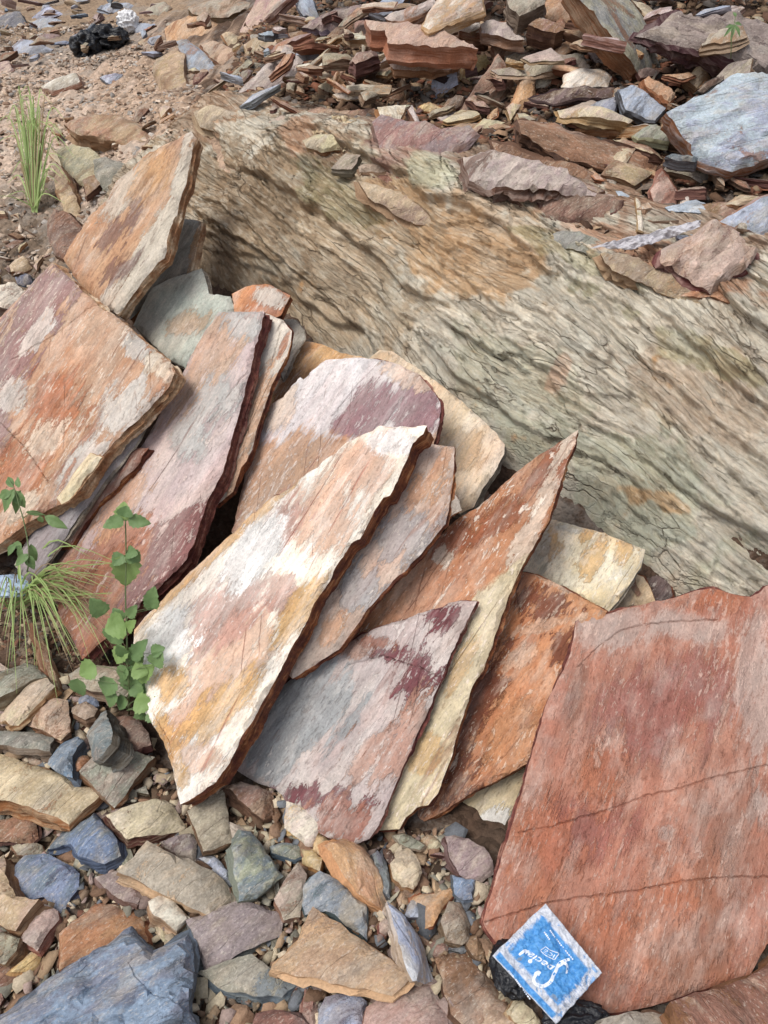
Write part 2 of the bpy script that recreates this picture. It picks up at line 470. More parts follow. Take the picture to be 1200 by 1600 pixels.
    faces = [tuple(map(int, t)) for t in T]
    nface = len(faces)
    for j in range(rings):
        r0, r1 = rows[j], rows[j + 1]
        for i in range(nl):
            k = (i + 1) % nl
            faces.append((int(r0[i]), int(r1[i]), int(r1[k]), int(r0[k])))
    faces.append(tuple(int(x) for x in rows[-1][::-1]))
    Vall = np.concatenate(VV)
    me = mesh_np(name, Vall, faces)
    mi = np.ones(len(faces), np.int32); mi[:nface] = 0
    me.polygons.foreach_set('material_index', mi)
    me.polygons.foreach_set('use_smooth', np.ones(len(faces), bool))
    me.set_sharp_from_angle(angle=math.radians(30))
    if crack_mid:
        cf = np.zeros(len(Vall)); cf[:n0] = crack_f; fattr(me, 'fc', cf)
    return me, Vall

def plane_frame(n, sdir_px, px0, s_hint):
    """axes of a plane with normal n; x runs along the photo direction sdir_px seen at px0"""
    n = np.asarray(n, float); n /= np.linalg.norm(n)
    d0 = rays([px0])[0]; d1 = rays([(px0[0] + sdir_px[0] * 10, px0[1] + sdir_px[1] * 10)])[0]
    k = (n @ d0) * s_hint
    p0 = d0 * s_hint; p1 = d1 * k / (n @ d1)
    x = p1 - p0; x /= np.linalg.norm(x)
    y = np.cross(n, x)
    return x, y, n

def field_vals(spec, px):
    out = np.zeros(len(px))
    for s in spec:
        if s[0] == 'line':
            _, x1, y1, x2, y2, w = s
            dx, dy = x2 - x1, y2 - y1; L = math.hypot(dx, dy)
            sd_ = ((px[:, 0] - x1) * dy - (px[:, 1] - y1) * dx) / L   # positive on the left of the direction as drawn
            v = .5 + sd_ / w * .5
        elif s[0] == 'poly':
            pg = np.asarray(s[1], float); dd = seg_dist(px, pg, np.roll(pg, -1, 0))
            v = .5 + .5 * np.where(inside(px, pg), dd, -dd) / s[2]
        elif s[0] == 'all': v = np.full(len(px), s[1])
        else:
            cx, cy, rx, ry = s[:4]; a = math.radians(s[4] if len(s) > 4 else 0)
            X = px[:, 0] - cx; Y = px[:, 1] - cy
            u = (X * math.cos(a) + Y * math.sin(a)) / rx; w = (-X * math.sin(a) + Y * math.cos(a)) / ry
            v = 1 - .5 * np.hypot(u, w)
        out = np.maximum(out, np.clip(v, 0, 1))
    return out
# ------------------------------------------------------------------ lie of the land (height over plan), from sighted spots: photo x, photo y, depth
SPOTS = [
 (0,1600,1.32),(300,1600,1.32),(600,1600,1.32),(900,1600,1.32),(1200,1600,1.33),(-200,1600,1.32),(1400,1600,1.33),
 (0,1750,1.22),(600,1750,1.22),(1200,1750,1.22),
 (0,1400,1.48),(300,1400,1.47),(600,1400,1.47),(900,1400,1.49),(1200,1400,1.50),
 (0,1250,1.60),(300,1250,1.60),(600,1260,1.60),(900,1250,1.64),(1200,1250,1.68),
 (50,1100,1.70),(-100,1100,1.70),(400,1100,1.74),(700,1100,1.76),(900,1100,1.80),(1200,1100,1.84),
 (50,950,1.83),(-150,950,1.83),(300,950,1.88),(600,950,1.86),
 (0,700,2.04),(-200,700,2.04),(200,800,1.98),(300,600,2.22),
 (30,450,2.42),(-150,450,2.4),(60,300,2.72),(-100,300,2.75),(100,200,3.10),(-100,200,3.2),
 (100,100,3.75),(-150,100,3.9),(100,35,4.5),(-100,30,4.7),
 (200,420,2.42),(300,440,2.36),(450,550,2.20),(600,650,2.10),(780,770,1.97),(900,860,1.90),(1050,940,1.86),(1200,970,1.83),(1350,1000,1.80),
 (160,300,2.60),(215,215,2.78),
 (1350,530,1.74),(1200,500,1.78),(1050,440,1.83),(900,395,1.90),(740,350,2.00),(600,290,2.10),(450,225,2.25),(300,200,2.52),
 (1200,720,1.78),(1050,660,1.82),(900,600,1.885),(740,530,1.99),(600,430,2.11),(450,370,2.24),(350,300,2.42),
 (1150,380,1.88),(950,330,1.97),(800,250,2.10),(650,200,2.24),(520,190,2.36),
 (1100,220,2.10),(1300,250,2.05),(900,180,2.25),(1100,60,2.30),(1300,60,2.28),(900,60,2.45),(750,200,2.32),(750,60,2.62),
 (600,60,2.80),(470,120,2.75),(450,25,3.25),(350,120,2.95),(250,120,3.3),(250,30,4.15),
 (1100,-60,2.55),(750,-60,2.90),(450,-60,3.9),(1300,-60,2.5),
]
_p = np.array(SPOTS, float)
_W = CP + rays(_p[:, :2]) * _p[:, 2:3]
_far = []
for xx, yy, zz in [(-4, 1, .1), (-4, 3, .7), (-4, 6, 1.05), (-2, 8, 1.25), (1, 8, 2.1), (4, 6, 2.2), (4, 3, 1.7), (3, 1.6, .8), (3, 0, 0), (0, -1, -.05), (-3, -1, 0), (3, -1, -.05), (2.2, 4.2, 1.9), (0.5, 5, 1.75)]:
    _far.append((xx, yy, zz))
_W = np.vstack([_W, _far])
def _U(r2): return np.where(r2 > 1e-12, r2 * np.log(r2 + 1e-12), 0)
_n = len(_W); _K = _U(((_W[:, None, :2] - _W[None, :, :2]) ** 2).sum(-1)) + np.eye(_n) * 0.004
_P = np.column_stack([np.ones(_n), _W[:, :2]])
_A = np.block([[_K, _P], [_P.T, np.zeros((3, 3))]])
_c = np.linalg.solve(_A, np.concatenate([_W[:, 2], np.zeros(3)]))
def land(x, y):
    x = np.asarray(x, float); y = np.asarray(y, float)
    xc = np.clip(x, -4, 4); yc = np.clip(y, -1, 8)
    out = np.empty(x.size); q = np.stack([xc.ravel(), yc.ravel()], 1)
    for i in range(0, len(q), 20000):
        r2 = ((q[i:i + 20000, None] - _W[None, :, :2]) ** 2).sum(-1)
        out[i:i + 20000] = _U(r2) @ _c[:_n] + _c[_n] + q[i:i + 20000] @ _c[_n + 1:]
    return out.reshape(x.shape)
def hit(px, py, up=0.0):
    """where the sight line through a photo position meets the land"""
    d = rays([(px, py)])[0]
    s = np.arange(1.0, 9.0, .01)
    P = CP + s[:, None] * d
    below = P[:, 2] < land(P[:, 0], P[:, 1]) + up
    i = int(np.argmax(below)) if below.any() else len(s) - 1
    return P[i]
def land_n(x, y, e=.04):
    zx = (land(np.array([x + e]), np.array([y])) - land(np.array([x - e]), np.array([y])))[0] / (2 * e)
    zy = (land(np.array([x]), np.array([y + e])) - land(np.array([x]), np.array([y - e])))[0] / (2 * e)
    v = np.array([-zx, -zy, 1.0]); return v / np.linalg.norm(v)

# ---- wall frame
WA = np.array([-0.80, 0.60, 0.0])           # along the outcrop (to the left and away)
WN = np.array([-0.42, -0.66, 0.62]); WN /= np.linalg.norm(WN)

_e = hit(1000, 690) - hit(700, 465); WE = _e / np.linalg.norm(_e)     # the strata run this way across the wall
WT = np.cross(WE, WN); WT /= np.linalg.norm(WT)
if WT[2] < 0: WT = -WT
def rock_relief(P, arc):
    """strata of the outcrop: laminae that overlap like shingles, in metres along WN"""
    a = P @ WE; arc = P @ WT
    q = np.column_stack([a * 1.0, arc * 3.0, P[:, 2] * 0])
    warp = 0.022 * fbm(q * np.array([1.3, .7, 1]), 3, .5) + 0.008 * fbm(q * np.array([5, 2.2, 1]) + 9, 3, .55)
    t = arc + warp
    h = 0.040 * fbm(np.column_stack([a * 1.6, arc * 3.2, 0 * a]) + 3, 3, .5)
    for k, amp, sl, off in ((5, .032, .5, 3.1), (11, .024, .7, 1.1), (24, .0085, 1.2, 5.2), (54, .0045, 1.6, 8.8), (120, .0022, 2.4, 2.2)):
        ff = t * k + 0.34 * fbm(np.column_stack([a * sl * 2.4, arc * k * .22, 0 * a + off]), 5, .62)
        fr = ff - np.floor(ff)
        saw = np.where(fr > .05, (1 - fr) / .95, fr / .05)
        cell = np.floor(ff)
        gate = sstep(-.08, .38, noise3(np.column_stack([a * sl * 2.4 + cell * 3.1, cell * 1.7, 0 * a + off])))
        h = h + amp * (saw - .5) * (0.12 + gate)
    # scars where plates of rock have come away, with ragged rims
    for sx, sy, lv, am, of in ((1.8, 8.0, 2.4, .0110, 21.0), (5, 26, 1.8, .0035, 47.0)):
        f_ = fbm(np.column_stack([a * sx, t * sy, 0 * a + of]), 5, .55) * lv
        fl_ = np.floor(f_); fr_ = f_ - fl_
        h = h + am * (fl_ + sstep(0, .07, fr_))
    # long splinters and cross breaks
    cb = fbm(np.column_stack([a * 5 + t * 9, t * 4, 0 * a + 4.4]), 4, .6)
    h = h - .010 * sstep(.035, .0, np.abs(cb - .12)) * sstep(0, .3, noise3(np.column_stack([a * 2, t * 3, 0 * a + 7])))
    h = h + .0020 * fbm(np.column_stack([a * 14, t * 50, 0 * a]), 4, .6) + .0006 * fbm(np.column_stack([a * 90, t * 150, 0 * a]), 3, .6)
    return h

ZCOL = {}
def zone_colours(px, P, base, spots):
    col = np.tile(np.array(lin(base)[:3]), (len(px), 1))
    nz = fbm(P * np.array([5, 5, 7]), 5, .62) * .55 + fbm(P * 24 + 3, 3, .6) * .25
    for sp in spots:
        c, e = sp[0], sp[1:]
        m = field_vals([e[0]], px) + nz * e[1]
        m = sstep(.40, .60, m) * e[2]
        col = col * (1 - m[:, None]) + np.array(lin(c)[:3]) * m[:, None]
    return col

def ground_mat(name):
    t = NT(name)
    c = t.attr('zone', out='Color')
    g = t.n.new('ShaderNodeNewGeometry').outputs['Position']
    n1 = t.noise(g, 26, 8, .65); n2 = t.noise(g, 120, 6, .65); n3 = t.noise(g, 7, 5, .6)
    vo = t.n.new('ShaderNodeTexVoronoi'); t.set(vo.inputs['Vector'], g); vo.inputs['Scale'].default_value = 75
    sp = t.n.new('ShaderNodeSeparateColor'); t.l.new(vo.outputs['Color'], sp.inputs[0])
    k = t.math('ADD', t.math('MULTIPLY', t.math('SUBTRACT', n1, .5), 1.1), t.math('MULTIPLY', t.math('SUBTRACT', n2, .5), .8))
    k = t.math('ADD', k, t.math('MULTIPLY', t.math('SUBTRACT', sp.outputs[0], .5), .45))
    col = t.scalec(c, t.math('ADD', k, 1.0))
    col = t.mix(t.math('MULTIPLY', t.step(t.math('ADD', n3, t.math('MULTIPLY', n2, .2)), .6, .72), .4), col, lin((150, 145, 138)))
    t.bsdf('Base Color', col); t.bsdf('Roughness', .9); t.bsdf('Specular IOR Level', .2)
    h = t.math('ADD', t.math('MULTIPLY', n1, .6), t.math('ADD', t.math('MULTIPLY', n2, .3), t.math('MULTIPLY', vo.outputs['Distance'], -.35)))
    t.bsdf('Normal', t.bump(h, .012, 1.0))
    return t.m

def outcrop_mat(name):
    t = NT(name)
    c = t.attr('zone', out='Color'); st = t.attr('strata', out='Vector')
    def sn(sx, sy, det=6, r=.6, d=0.0):
        return t.noise(t.vm('MULTIPLY', st, (sx, sy, 1)), 1.0, det, r, d)
    n1 = sn(6, 20, 6, .62, .6); n2 = sn(26, 90, 4, .62, .4); n3 = sn(110, 300, 2, .6)
    iso = t.noise(st, 28, 7, .68); isf = t.noise(st, 130, 4, .72)
    k = t.math('ADD', t.math('MULTIPLY', t.math('SUBTRACT', n1, .5), .45), t.math('MULTIPLY', t.math('SUBTRACT', n2, .5), .35))
    k = t.math('ADD', k, t.math('ADD', t.math('MULTIPLY', t.math('SUBTRACT', n3, .5), .3), t.math('MULTIPLY', t.math('SUBTRACT', isf, .5), .6)))
    col = t.mix(t.step(iso, .44, .64, 0, .4), c, t.vm('MULTIPLY', c, (1.06, .92, .80)))
    col = t.mix(t.step(n1, .52, .64, 0, .22), col, lin((206, 202, 188)))
    col = t.mix(t.step(n2, .54, .62, 0, .25), col, lin((214, 208, 192)))
    col = t.mix(t.step(n2, .40, .33, 0, .35), col, t.vm('MULTIPLY', c, (.55, .48, .42)))
    col = t.mix(t.step(t.noise(st, 9, 6, .65, .5), .50, .66, 0, .5), col, t.mix(.5, col, lin((160, 132, 104))))
    col = t.mix(t.step(t.noise(st, 6, 5, .6, .5), .52, .66, 0, .5), col, t.mix(.5, col, lin((158, 164, 156))))
    vl = t.step(t.math('ABSOLUTE', t.math('SUBTRACT', sn(2.6, 11, 5, .55, .5), .5)), 0, .009, 1, 0)
    vl2 = t.step(t.math('ABSOLUTE', t.math('SUBTRACT', sn(6, 26, 4, .55, .5), .48)), 0, .009, .7, 0)
    vl = t.math('MAXIMUM', vl, vl2)
    col = t.mix(t.math('MULTIPLY', vl, .2), col, lin((104, 88, 70)))
    w1 = t.warp(t.vm('MULTIPLY', st, (4.2, 34, 1)), st, 7, 1.1); w2 = t.warp(t.vm('MULTIPLY', st, (12, 105, 1)), st, 20, 1.5)
    ce1 = t.cells(w1, 1.0); ce2 = t.cells(w2, 1.0)
    g1 = t.step(t.noise(st, 4, 4), .44, .58); g2 = t.step(t.noise(st, 9, 4), .42, .60)
    e1 = t.math('MULTIPLY', t.step(t.cells(w1, 1.0, True), .0, .028, 1, 0), g1)
    e2 = t.math('MULTIPLY', t.step(t.cells(w2, 1.0, True), .0, .05, 1, 0), g2)
    k = t.math('ADD', k, t.math('ADD', t.math('MULTIPLY', t.math('SUBTRACT', ce1, .5), .26), t.math('MULTIPLY', t.math('SUBTRACT', ce2, .5), .22)))
    col = t.mix(t.math('MULTIPLY', e1, .62), col, lin((104, 86, 66)))
    col = t.mix(t.math('MULTIPLY', e2, .10), col, lin((112, 94, 74)))
    col = t.scalec(col, t.math('ADD', k, 1.0))
    t.bsdf('Base Color', col); t.bsdf('Roughness', .82); t.bsdf('Specular IOR Level', .25)
    h = t.math('ADD', t.math('MULTIPLY', n1, .45), t.math('ADD', t.math('MULTIPLY', n2, .35), t.math('MULTIPLY', n3, .2)))
    h = t.math('ADD', h, t.math('ADD', t.math('MULTIPLY', iso, .35), t.math('SUBTRACT', t.math('MULTIPLY', isf, .22), t.math('MULTIPLY', vl, .25))))
    h = t.math('ADD', h, t.math('ADD', t.math('MULTIPLY', ce1, .6), t.math('MULTIPLY', ce2, .25)))
    h = t.math('SUBTRACT', h, t.math('ADD', t.math('MULTIPLY', e1, .7), t.math('MULTIPLY', e2, .25)))
    t.bsdf('Normal', t.bump(h, .0062, 1.0))
    return t.m

def make_ground():
    def axis(lo, hi, d, far, n):
        core = np.arange(lo, hi, d)
        g = np.geomspace(d, far, n)
        return np.concatenate([lo - np.cumsum(g)[::-1], core, hi + np.cumsum(g)])
    X = axis(-2.1, 2.1, .012, 16, 26); Y = axis(.3, 3.6, .012, 16, 26)
    gx, gy = np.meshgrid(X, Y); x = gx.ravel(); y = gy.ravel()
    z = land(x, y)
    P = np.column_stack([x, y, z])
    z = z - .012 + .020 * fbm(P * 5, 4, .55) + .010 * fbm(P * 22 + 5, 4, .6)
    P[:, 2] = z
    nx, ny = len(X), len(Y)
    i = np.arange(nx * ny).reshape(ny, nx)
    Fq = np.stack([i[:-1, :-1].ravel(), i[:-1, 1:].ravel(), i[1:, 1:].ravel(), i[1:, :-1].ravel()], 1)
    me = mesh_np('ground', P, Fq)
    px = pix(P); bad = (P - CP) @ FW < .3; px[bad] = (600, 2400)
    tan = (192, 170, 152)
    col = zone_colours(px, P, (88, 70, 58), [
        (tan, (120, 190, 260, 190), .6, 1.0), ((172, 146, 124), (450, 150, 330, 110), .5, .9),
        ((128, 120, 112), (60, 50, 150, 50), .6, .8), ((120, 104, 88), (40, 400, 90, 110), .6, .8),
        ((78, 60, 48), (800, 120, 420, 150), .5, .9), ((84, 70, 60), (350, 1400, 500, 220), .6, .7)])  # first zone: earth darkened under the pile, shade of the gaps put into colour
    far = (np.abs(x) > 3) | (y > 5) | (y < -.5)
    col[far] = np.array(lin((150, 128, 106))[:3])
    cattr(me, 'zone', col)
    me.polygons.foreach_set('use_smooth', np.ones(len(Fq), bool))
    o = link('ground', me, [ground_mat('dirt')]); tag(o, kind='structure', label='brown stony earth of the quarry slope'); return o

def make_outcrop():
    # plan strip that follows the wall: s runs along WA, b runs into the hill
    WB = np.array([0.60, 0.80])
    org = np.array([0.95, 1.22])
    wa = WA[:2]
    S = np.arange(-.35, 2.45, .0042)
    ys = []
    B = np.arange(-.07, .58, .0019)
    gs, gb = np.meshgrid(S, B); s = gs.ravel(); b = gb.ravel()
    # the wall foot bends back to the left
    foot = 0.0 * s
    xy = org + s[:, None] * wa + (b + foot)[:, None] * WB
    z = land(xy[:, 0], xy[:, 1])
    P = np.column_stack([xy, z])
    G = P.reshape(len(B), len(S), 3)
    arc = np.concatenate([np.zeros((1, len(S))), np.cumsum(np.linalg.norm(np.diff(G, axis=0), axis=2), 0)]).ravel()
    h = rock_relief(P, arc)
    px = pix(P)
    # how steep the land is decides how proud the rock stands
    gy_ = np.gradient(G[:, :, 2], axis=0) / (np.gradient(B)[:, None] + 1e-9)
    steep = sstep(.25, .8, gy_.ravel())
    edge = np.minimum.reduce([sstep(-.35, -.28, s), sstep(2.45, 2.3, s), sstep(-.07, .02, b), sstep(.57, .46 , b + .10 * fbm(np.column_stack([s * 3, b * 3, 0 * s]), 3, .6))])
    Q = P + WN * (h * (.55 + .45 * steep) + .020 * steep)[:, None] * edge[:, None]
    Q[:, 2] += .020 * edge - .05 * (1 - edge)
    ns, nb_ = len(S), len(B)
    i = np.arange(ns * nb_).reshape(nb_, ns)
    Fq = np.stack([i[:-1, :-1].ravel(), i[1:, :-1].ravel(), i[1:, 1:].ravel(), i[:-1, 1:].ravel()], 1)
    me = mesh_np('rock_outcrop', Q, Fq)
    col = zone_colours(px, P, (190, 182, 166), [
        ((168, 148, 122), (480, 380, 230, 200), .5, .8), ((134, 114, 90), (400, 330, 120, 130, 50), .6, .75),
        ((176, 144, 108), (700, 400, 130, 70, 30), .6, .8),
        ((178, 146, 112), (760, 370, 90, 60, 20), .6, .6),
        ((172, 172, 152), (1000, 760, 180, 80, 35), .5, .85),
        ((168, 166, 146), (880, 640, 200, 60, 35), .6, .7),
        ((166, 140, 116), (1120, 640, 130, 60, 30), .7, .5),
        ((144, 142, 104), (1080, 560, 150, 18, 28), .8, .5),
        ((134, 130, 92), (930, 430, 120, 16, 25), .7, .55),
        ((120, 118, 84), (540, 330, 80, 30, 40), .6, .5),
        ((170, 122, 98), (880, 600, 16, 30, 30), .8, .5),
        ((182, 136, 84), (1050, 800, 50, 10, 20), .8, .6),
        ((168, 122, 92), (1060, 430, 190, 34, 24), .5, .8), ((132, 104, 84), (880, 215, 400, 90, 6), .6, .85), ((140, 112, 92), (1140, 330, 200, 90, 10), .6, .8),
        ((150, 120, 110), (640, 230, 60, 55), .4, .7),
        ((176, 150, 116), (680, 210, 60, 22, 20), .5, .7),
        ((176, 176, 152), (690, 300, 40, 26, 30), .5, .8),
        ((158, 128, 102), (330, 160, 90, 60), .5, .9),
        ((176, 178, 160), (165, 265, 34, 28), .4, .9),
        ((172, 138, 112), (470, 220, 40, 26, 30), .5, .8),
        ((140, 118, 92), (160, 330, 110, 90), .5, .7)])
    cattr(me, 'zone', col)
    a = P @ WE; arc = P @ WT
    stv = np.column_stack([a, arc + .05 * fbm(np.column_stack([a * 1.3, arc * 2.1, 0 * a]), 3, .5), h * 4])
    at = me.attributes.new('strata', 'FLOAT_VECTOR', 'POINT'); at.data.foreach_set('vector', stv.astype(np.float32).ravel())
    me.polygons.foreach_set('use_smooth', np.ones(len(Fq), bool))
    o = link('rock_outcrop', me, [outcrop_mat('outcrop_rock')]); tag(o, kind='structure', label='grey-brown layered rock outcrop with slanting strata'); return o
make_ground(); make_outcrop()
# ------------------------------------------------------------------ the big slabs leaning on the outcrop
N0 = (-.30, -.50, .81)
def slab(label, pts, K=None, at=None, n=N0, thick=.035, res=.008, mats=None, fields=(), cracks=(), sdir=(.55, -.83),
         rough=.0045, relief=.004, lam=.0024, rings=6, seed=1, name='stone_slab', cat='stone slab', group='stone slabs leaning on the outcrop', bevel=.0022, flare=0.0):
    n = np.asarray(n, float); n = n / np.linalg.norm(n)
    pts = np.asarray(pts, float)
    if K is None:
        x0, y0, s0 = at; K = -(n @ rays([(x0, y0)])[0]) * s0
    D = rays(pts); s = -K / (D @ n)
    P3 = CP + D * s[:, None]
    c = pts.mean(0); d = rays([c])[0]; sc = -K / (n @ d)
    x, y, n = plane_frame(n, sdir, c, sc)
    O = P3[np.argmin(P3[:, 2])]                     # stands on its lowest corner
    uv = np.column_stack([(P3 - O) @ x, (P3 - O) @ y])
    def touv(q):
        dd = rays(q); ss = -K / (dd @ n); pp = CP + dd * ss[:, None] - O
        return np.column_stack([pp @ x, pp @ y])
    me, V = plate_mesh(name, uv, thick, res, rough, relief, bevel, lam, rings, seed, 0, [touv(c_) for c_ in cracks], flare)
    W3 = O + V[:, :1] * x + V[:, 1:2] * y + V[:, 2:3] * n
    px = pix(W3)
    for k, f in enumerate(fields): fattr(me, 'f%d' % (k + 1), field_vals(f, px))
    o = link(name, me, mats)
    o.matrix_world = Matrix(((x[0], y[0], n[0], O[0]), (x[1], y[1], n[1], O[1]), (x[2], y[2], n[2], O[2]), (0, 0, 0, 1)))
    tag(o, label, cat, group)
    return o

E_DARK = edge_mat('edge_dark_brown', (92, 48, 36), (140, 84, 50), (186, 144, 104), .55)
E_TAN = edge_mat('edge_tan', (150, 108, 76), (190, 160, 128), (224, 208, 184), .6)
E_RED = edge_mat('edge_maroon', (96, 50, 46), (124, 74, 62), (182, 146, 128), .5)
E_GREY = edge_mat('edge_grey', (120, 112, 104), (150, 138, 122), (206, 198, 184), .6)

# 1 upper left, rust with a pale right edge
slab('tall rust slab with a pale right edge and dark stains, farthest up on the left', 
  [(297,202),(303,213),(293,250),(287,283),(277,310),(273,333),(262,368),(253,400),(243,407),(215,440),(180,489),(150,470),(120,440),(96,402),(112,375),(140,335),(167,303),(180,280),(200,263),(222,240),(247,223),(270,213)],
  at=(200,400,2.02), n=(-.36,-.58,.73), thick=.045, res=.009, seed=2, mats=[slab_mat('slab_rust_tall', (194,158,126), (178,136,104),
   [((206,198,182), .9), ((118,84,78), .75, 1.0), ((206,160,110), .6)], scuffs=.25), E_TAN],
  fields=[[('line',150,480,300,255,-30) ,(285,260,10,60,15),(265,350,14,70,20),(200,290,16,60,35)], [(212,325,9,44,22),(170,372,10,30,35),(188,422,30,14,-30),(230,290,8,30,20)], [(240,270,26,50,30)]])
slab('narrow grey slab with a brown right edge standing behind the tall rust slab',
  [(272,338),(311,343),(306,375),(296,422),(262,445),(225,470),(200,498),(188,480),(235,400)], at=(270,400,2.18), n=(-.40,-.60,.70), thick=.03, res=.012, seed=3,
  mats=[slab_mat('slab_grey_narrow', (150,150,140), (132,134,128), [((168,128,84), .8)], veins=.2, scuffs=.1), E_TAN], fields=[[(306,390,8,60,12)]])
slab('flat pale grey-green slab with a brown patch, peaked at the top, left of centre',
  [(313,417),(320,436),(325,457),(342,460),(358,461),(366,480),(345,520),(290,575),(262,560),(205,506),(218,480),(234,447),(270,430)], at=(280,500,2.09), n=(-.28,-.56,.78), thick=.03, res=.01, seed=4,
  mats=[slab_mat('slab_palegreen', (184,188,176), (166,172,162), [((186,160,132), .85)], vein=(140,130,110), veins=.25, scuffs=.15, streak=.9), E_GREY], fields=[[(290,505,38,18,-12)]])
slab('small rust and white slab tip at the top of the leaning stack',
  [(360,456),(376,446),(392,440),(420,441),(452,459),(444,474),(437,490),(405,500),(362,490)], at=(405,465,2.02), n=(-.25,-.5,.83), thick=.03, res=.009, seed=5,
  mats=[slab_mat('slab_rustwhite_small', (196,140,100), (180,112,76), [((222,210,196), .9)], scuffs=.3), E_DARK], fields=[[(425,468,26,16,20)]])
slab('plain grey sliver of slab behind the cream slab top',
  [(443,497),(460,497),(473,513),(475,527),(458,552),(440,590),(430,560)], at=(455,530,2.05), n=(-.25,-.5,.83), thick=.02, res=.01, seed=6,
  mats=[slab_mat('slab_grey_sliver', (172,170,158), (160,156,146), [], veins=.1, scuffs=.1), E_GREY])
slab('tan-orange slab end showing behind the grey-lavender slab',
  [(467,527),(500,533),(530,548),(552,553),(585,560),(600,600),(540,660),(470,700),(400,680),(420,620),(450,570)], at=(500,570,2.04), n=(-.25,-.5,.83), thick=.035, res=.011, seed=7,
  mats=[slab_mat('slab_tanorange', (214,178,132), (196,148,98), [((150,100,70), .7)], veins=.2, scuffs=.1), E_TAN], fields=[[(445,610,20,30)]])
slab('broad cream slab behind the grey-lavender slab, its right side rounded off',
  [(570,562),(592,545),(611,546),(650,570),(690,600),(712,616),(740,641),(775,672),(788,690),(787,706),(771,737),(752,764),(740,790),(718,802),(690,800),(640,760),(580,640)], at=(720,690,1.89), n=(-.22,-.5,.84), thick=.045, res=.009, seed=8,
  mats=[slab_mat('slab_cream_broad', (228,214,194), (220,198,166), [((204,172,134), .6)], vein=(150,120,96), veins=.25, scuffs=.15), E_GREY], fields=[[(720,700,40,30,30),(600,560,20,10)]])
# central grey-lavender
slab('wide pale grey and lavender slab with a purple patch in the middle of the stack',
  [(360,830),(368,790),(378,750),(384,712),(395,690),(412,650),(422,628),(440,618),(467,587),(472,590),(507,560),(545,556),(585,558),(620,566),(652,582),(672,605),(686,625),(685,660),(676,690),(690,720),(640,780),(560,840),(450,900),(390,900)],
  K=1.535, thick=.035, res=.008, seed=9, rough=.006, mats=[slab_mat('slab_greylavender', (222,216,214), (204,198,198),
   [((146,110,116), .92, .5), ((190,148,112), .85, .4), ((222,196,172), .7)], vein=(150,104,96), veins=.5, scuff=(232,226,220), scuffs=.3, streak=.25), E_RED],
  fields=[[(655,640,44,50,0),(585,635,44,36,-20),(560,660,40,24,-20)], [('line',530,684,420,690,40),(470,740,70,60,-30)], [(640,585,40,20,20),(440,640,20,40,30)]], cracks=[[(600,560),(560,600),(520,650)]])
slab('cream slab with a brown parting along its right edge beside the long purple slab',
  [(408,485),(425,491),(440,497),(453,513),(450,533),(440,562),(422,598),(415,622),(400,667),(392,700),(385,720),(377,730),(362,767),(334,789),(320,760),(345,700),(375,600),(395,530)], K=1.49, thick=.028, res=.008, seed=10,
  mats=[slab_mat('slab_cream_long', (220,210,196), (206,196,182), [((206,160,124), .8, .6), ((180,112,76), .7)], vein=(110,80,64), veins=.7, streak=.25), E_DARK],
  fields=[[(400,640,20,90,25),(370,730,26,40,20)], [(443,540,5,30,20)]], cracks=[[(436,520),(415,585),(392,650),(380,712)]])
slab('long lavender-grey slab with a maroon lower half, leaning left of centre',
  [(338,483),(372,482),(411,484),(408,500),(401,530),(392,565),(385,590),(372,640),(355,700),(345,736),(320,780),(306,828),(290,873),(262,902),(233,927),(213,950),(172,988),(125,1030),(110,1000),(84,945),(67,908),(93,867),(118,828),(143,800),(172,760),(200,727),(232,670),(262,615),(290,560),(312,520)],
  K=1.435, thick=.048, res=.0075, seed=11, rough=.005, mats=[slab_mat('slab_purple_long', (208,192,184), (188,170,168),
   [((134,84,80), .92, .35, .03), ((170,116,86), .85, .8), ((186,186,182), .85, .6), ((200,160,126), .7, .8)], vein=(120,80,70), veins=.6, scuff=(220,200,190), scuffs=.55, streak=.3), E_RED],
  fields=[[('line',330,772,232,830,30)], [(120,920,70,70,0),(140,980,60,50),(190,860,40,50,20)], [(330,620,36,60,30),(300,680,30,40),(370,510,40,26)], [(340,550,40,40),(185,790,20,70,40),(300,600,20,60,30)]],
  cracks=[[(403,560),(360,612),(326,660)]])
slab('thin dull grey slab tucked under the big square slab at the left',
  [(228,648),(222,668),(205,695),(190,715),(165,745),(150,768),(118,815),(90,850),(62,888),(40,905),(20,880),(60,800),(150,690)], K=1.395, thick=.018, res=.011, seed=12,
  mats=[slab_mat('slab_dullgrey', (142,138,140), (130,126,128), [], vein=(160,150,150), veins=.3, scuff=(170,166,166), scuffs=.3), E_GREY])
slab('brown lower slab under the big square slab by the green weed at the left edge',
  [(232,700),(200,740),(150,790),(110,850),(60,860),(30,845),(-60,880),(-60,760),(120,690)], K=1.415, thick=.03, res=.012, seed=13,
  mats=[slab_mat('slab_underbrown', (128,84,66), (108,66,52), [((190,170,150), .6)], veins=.5), E_DARK], fields=[[(90,830,30,20,-40)]])
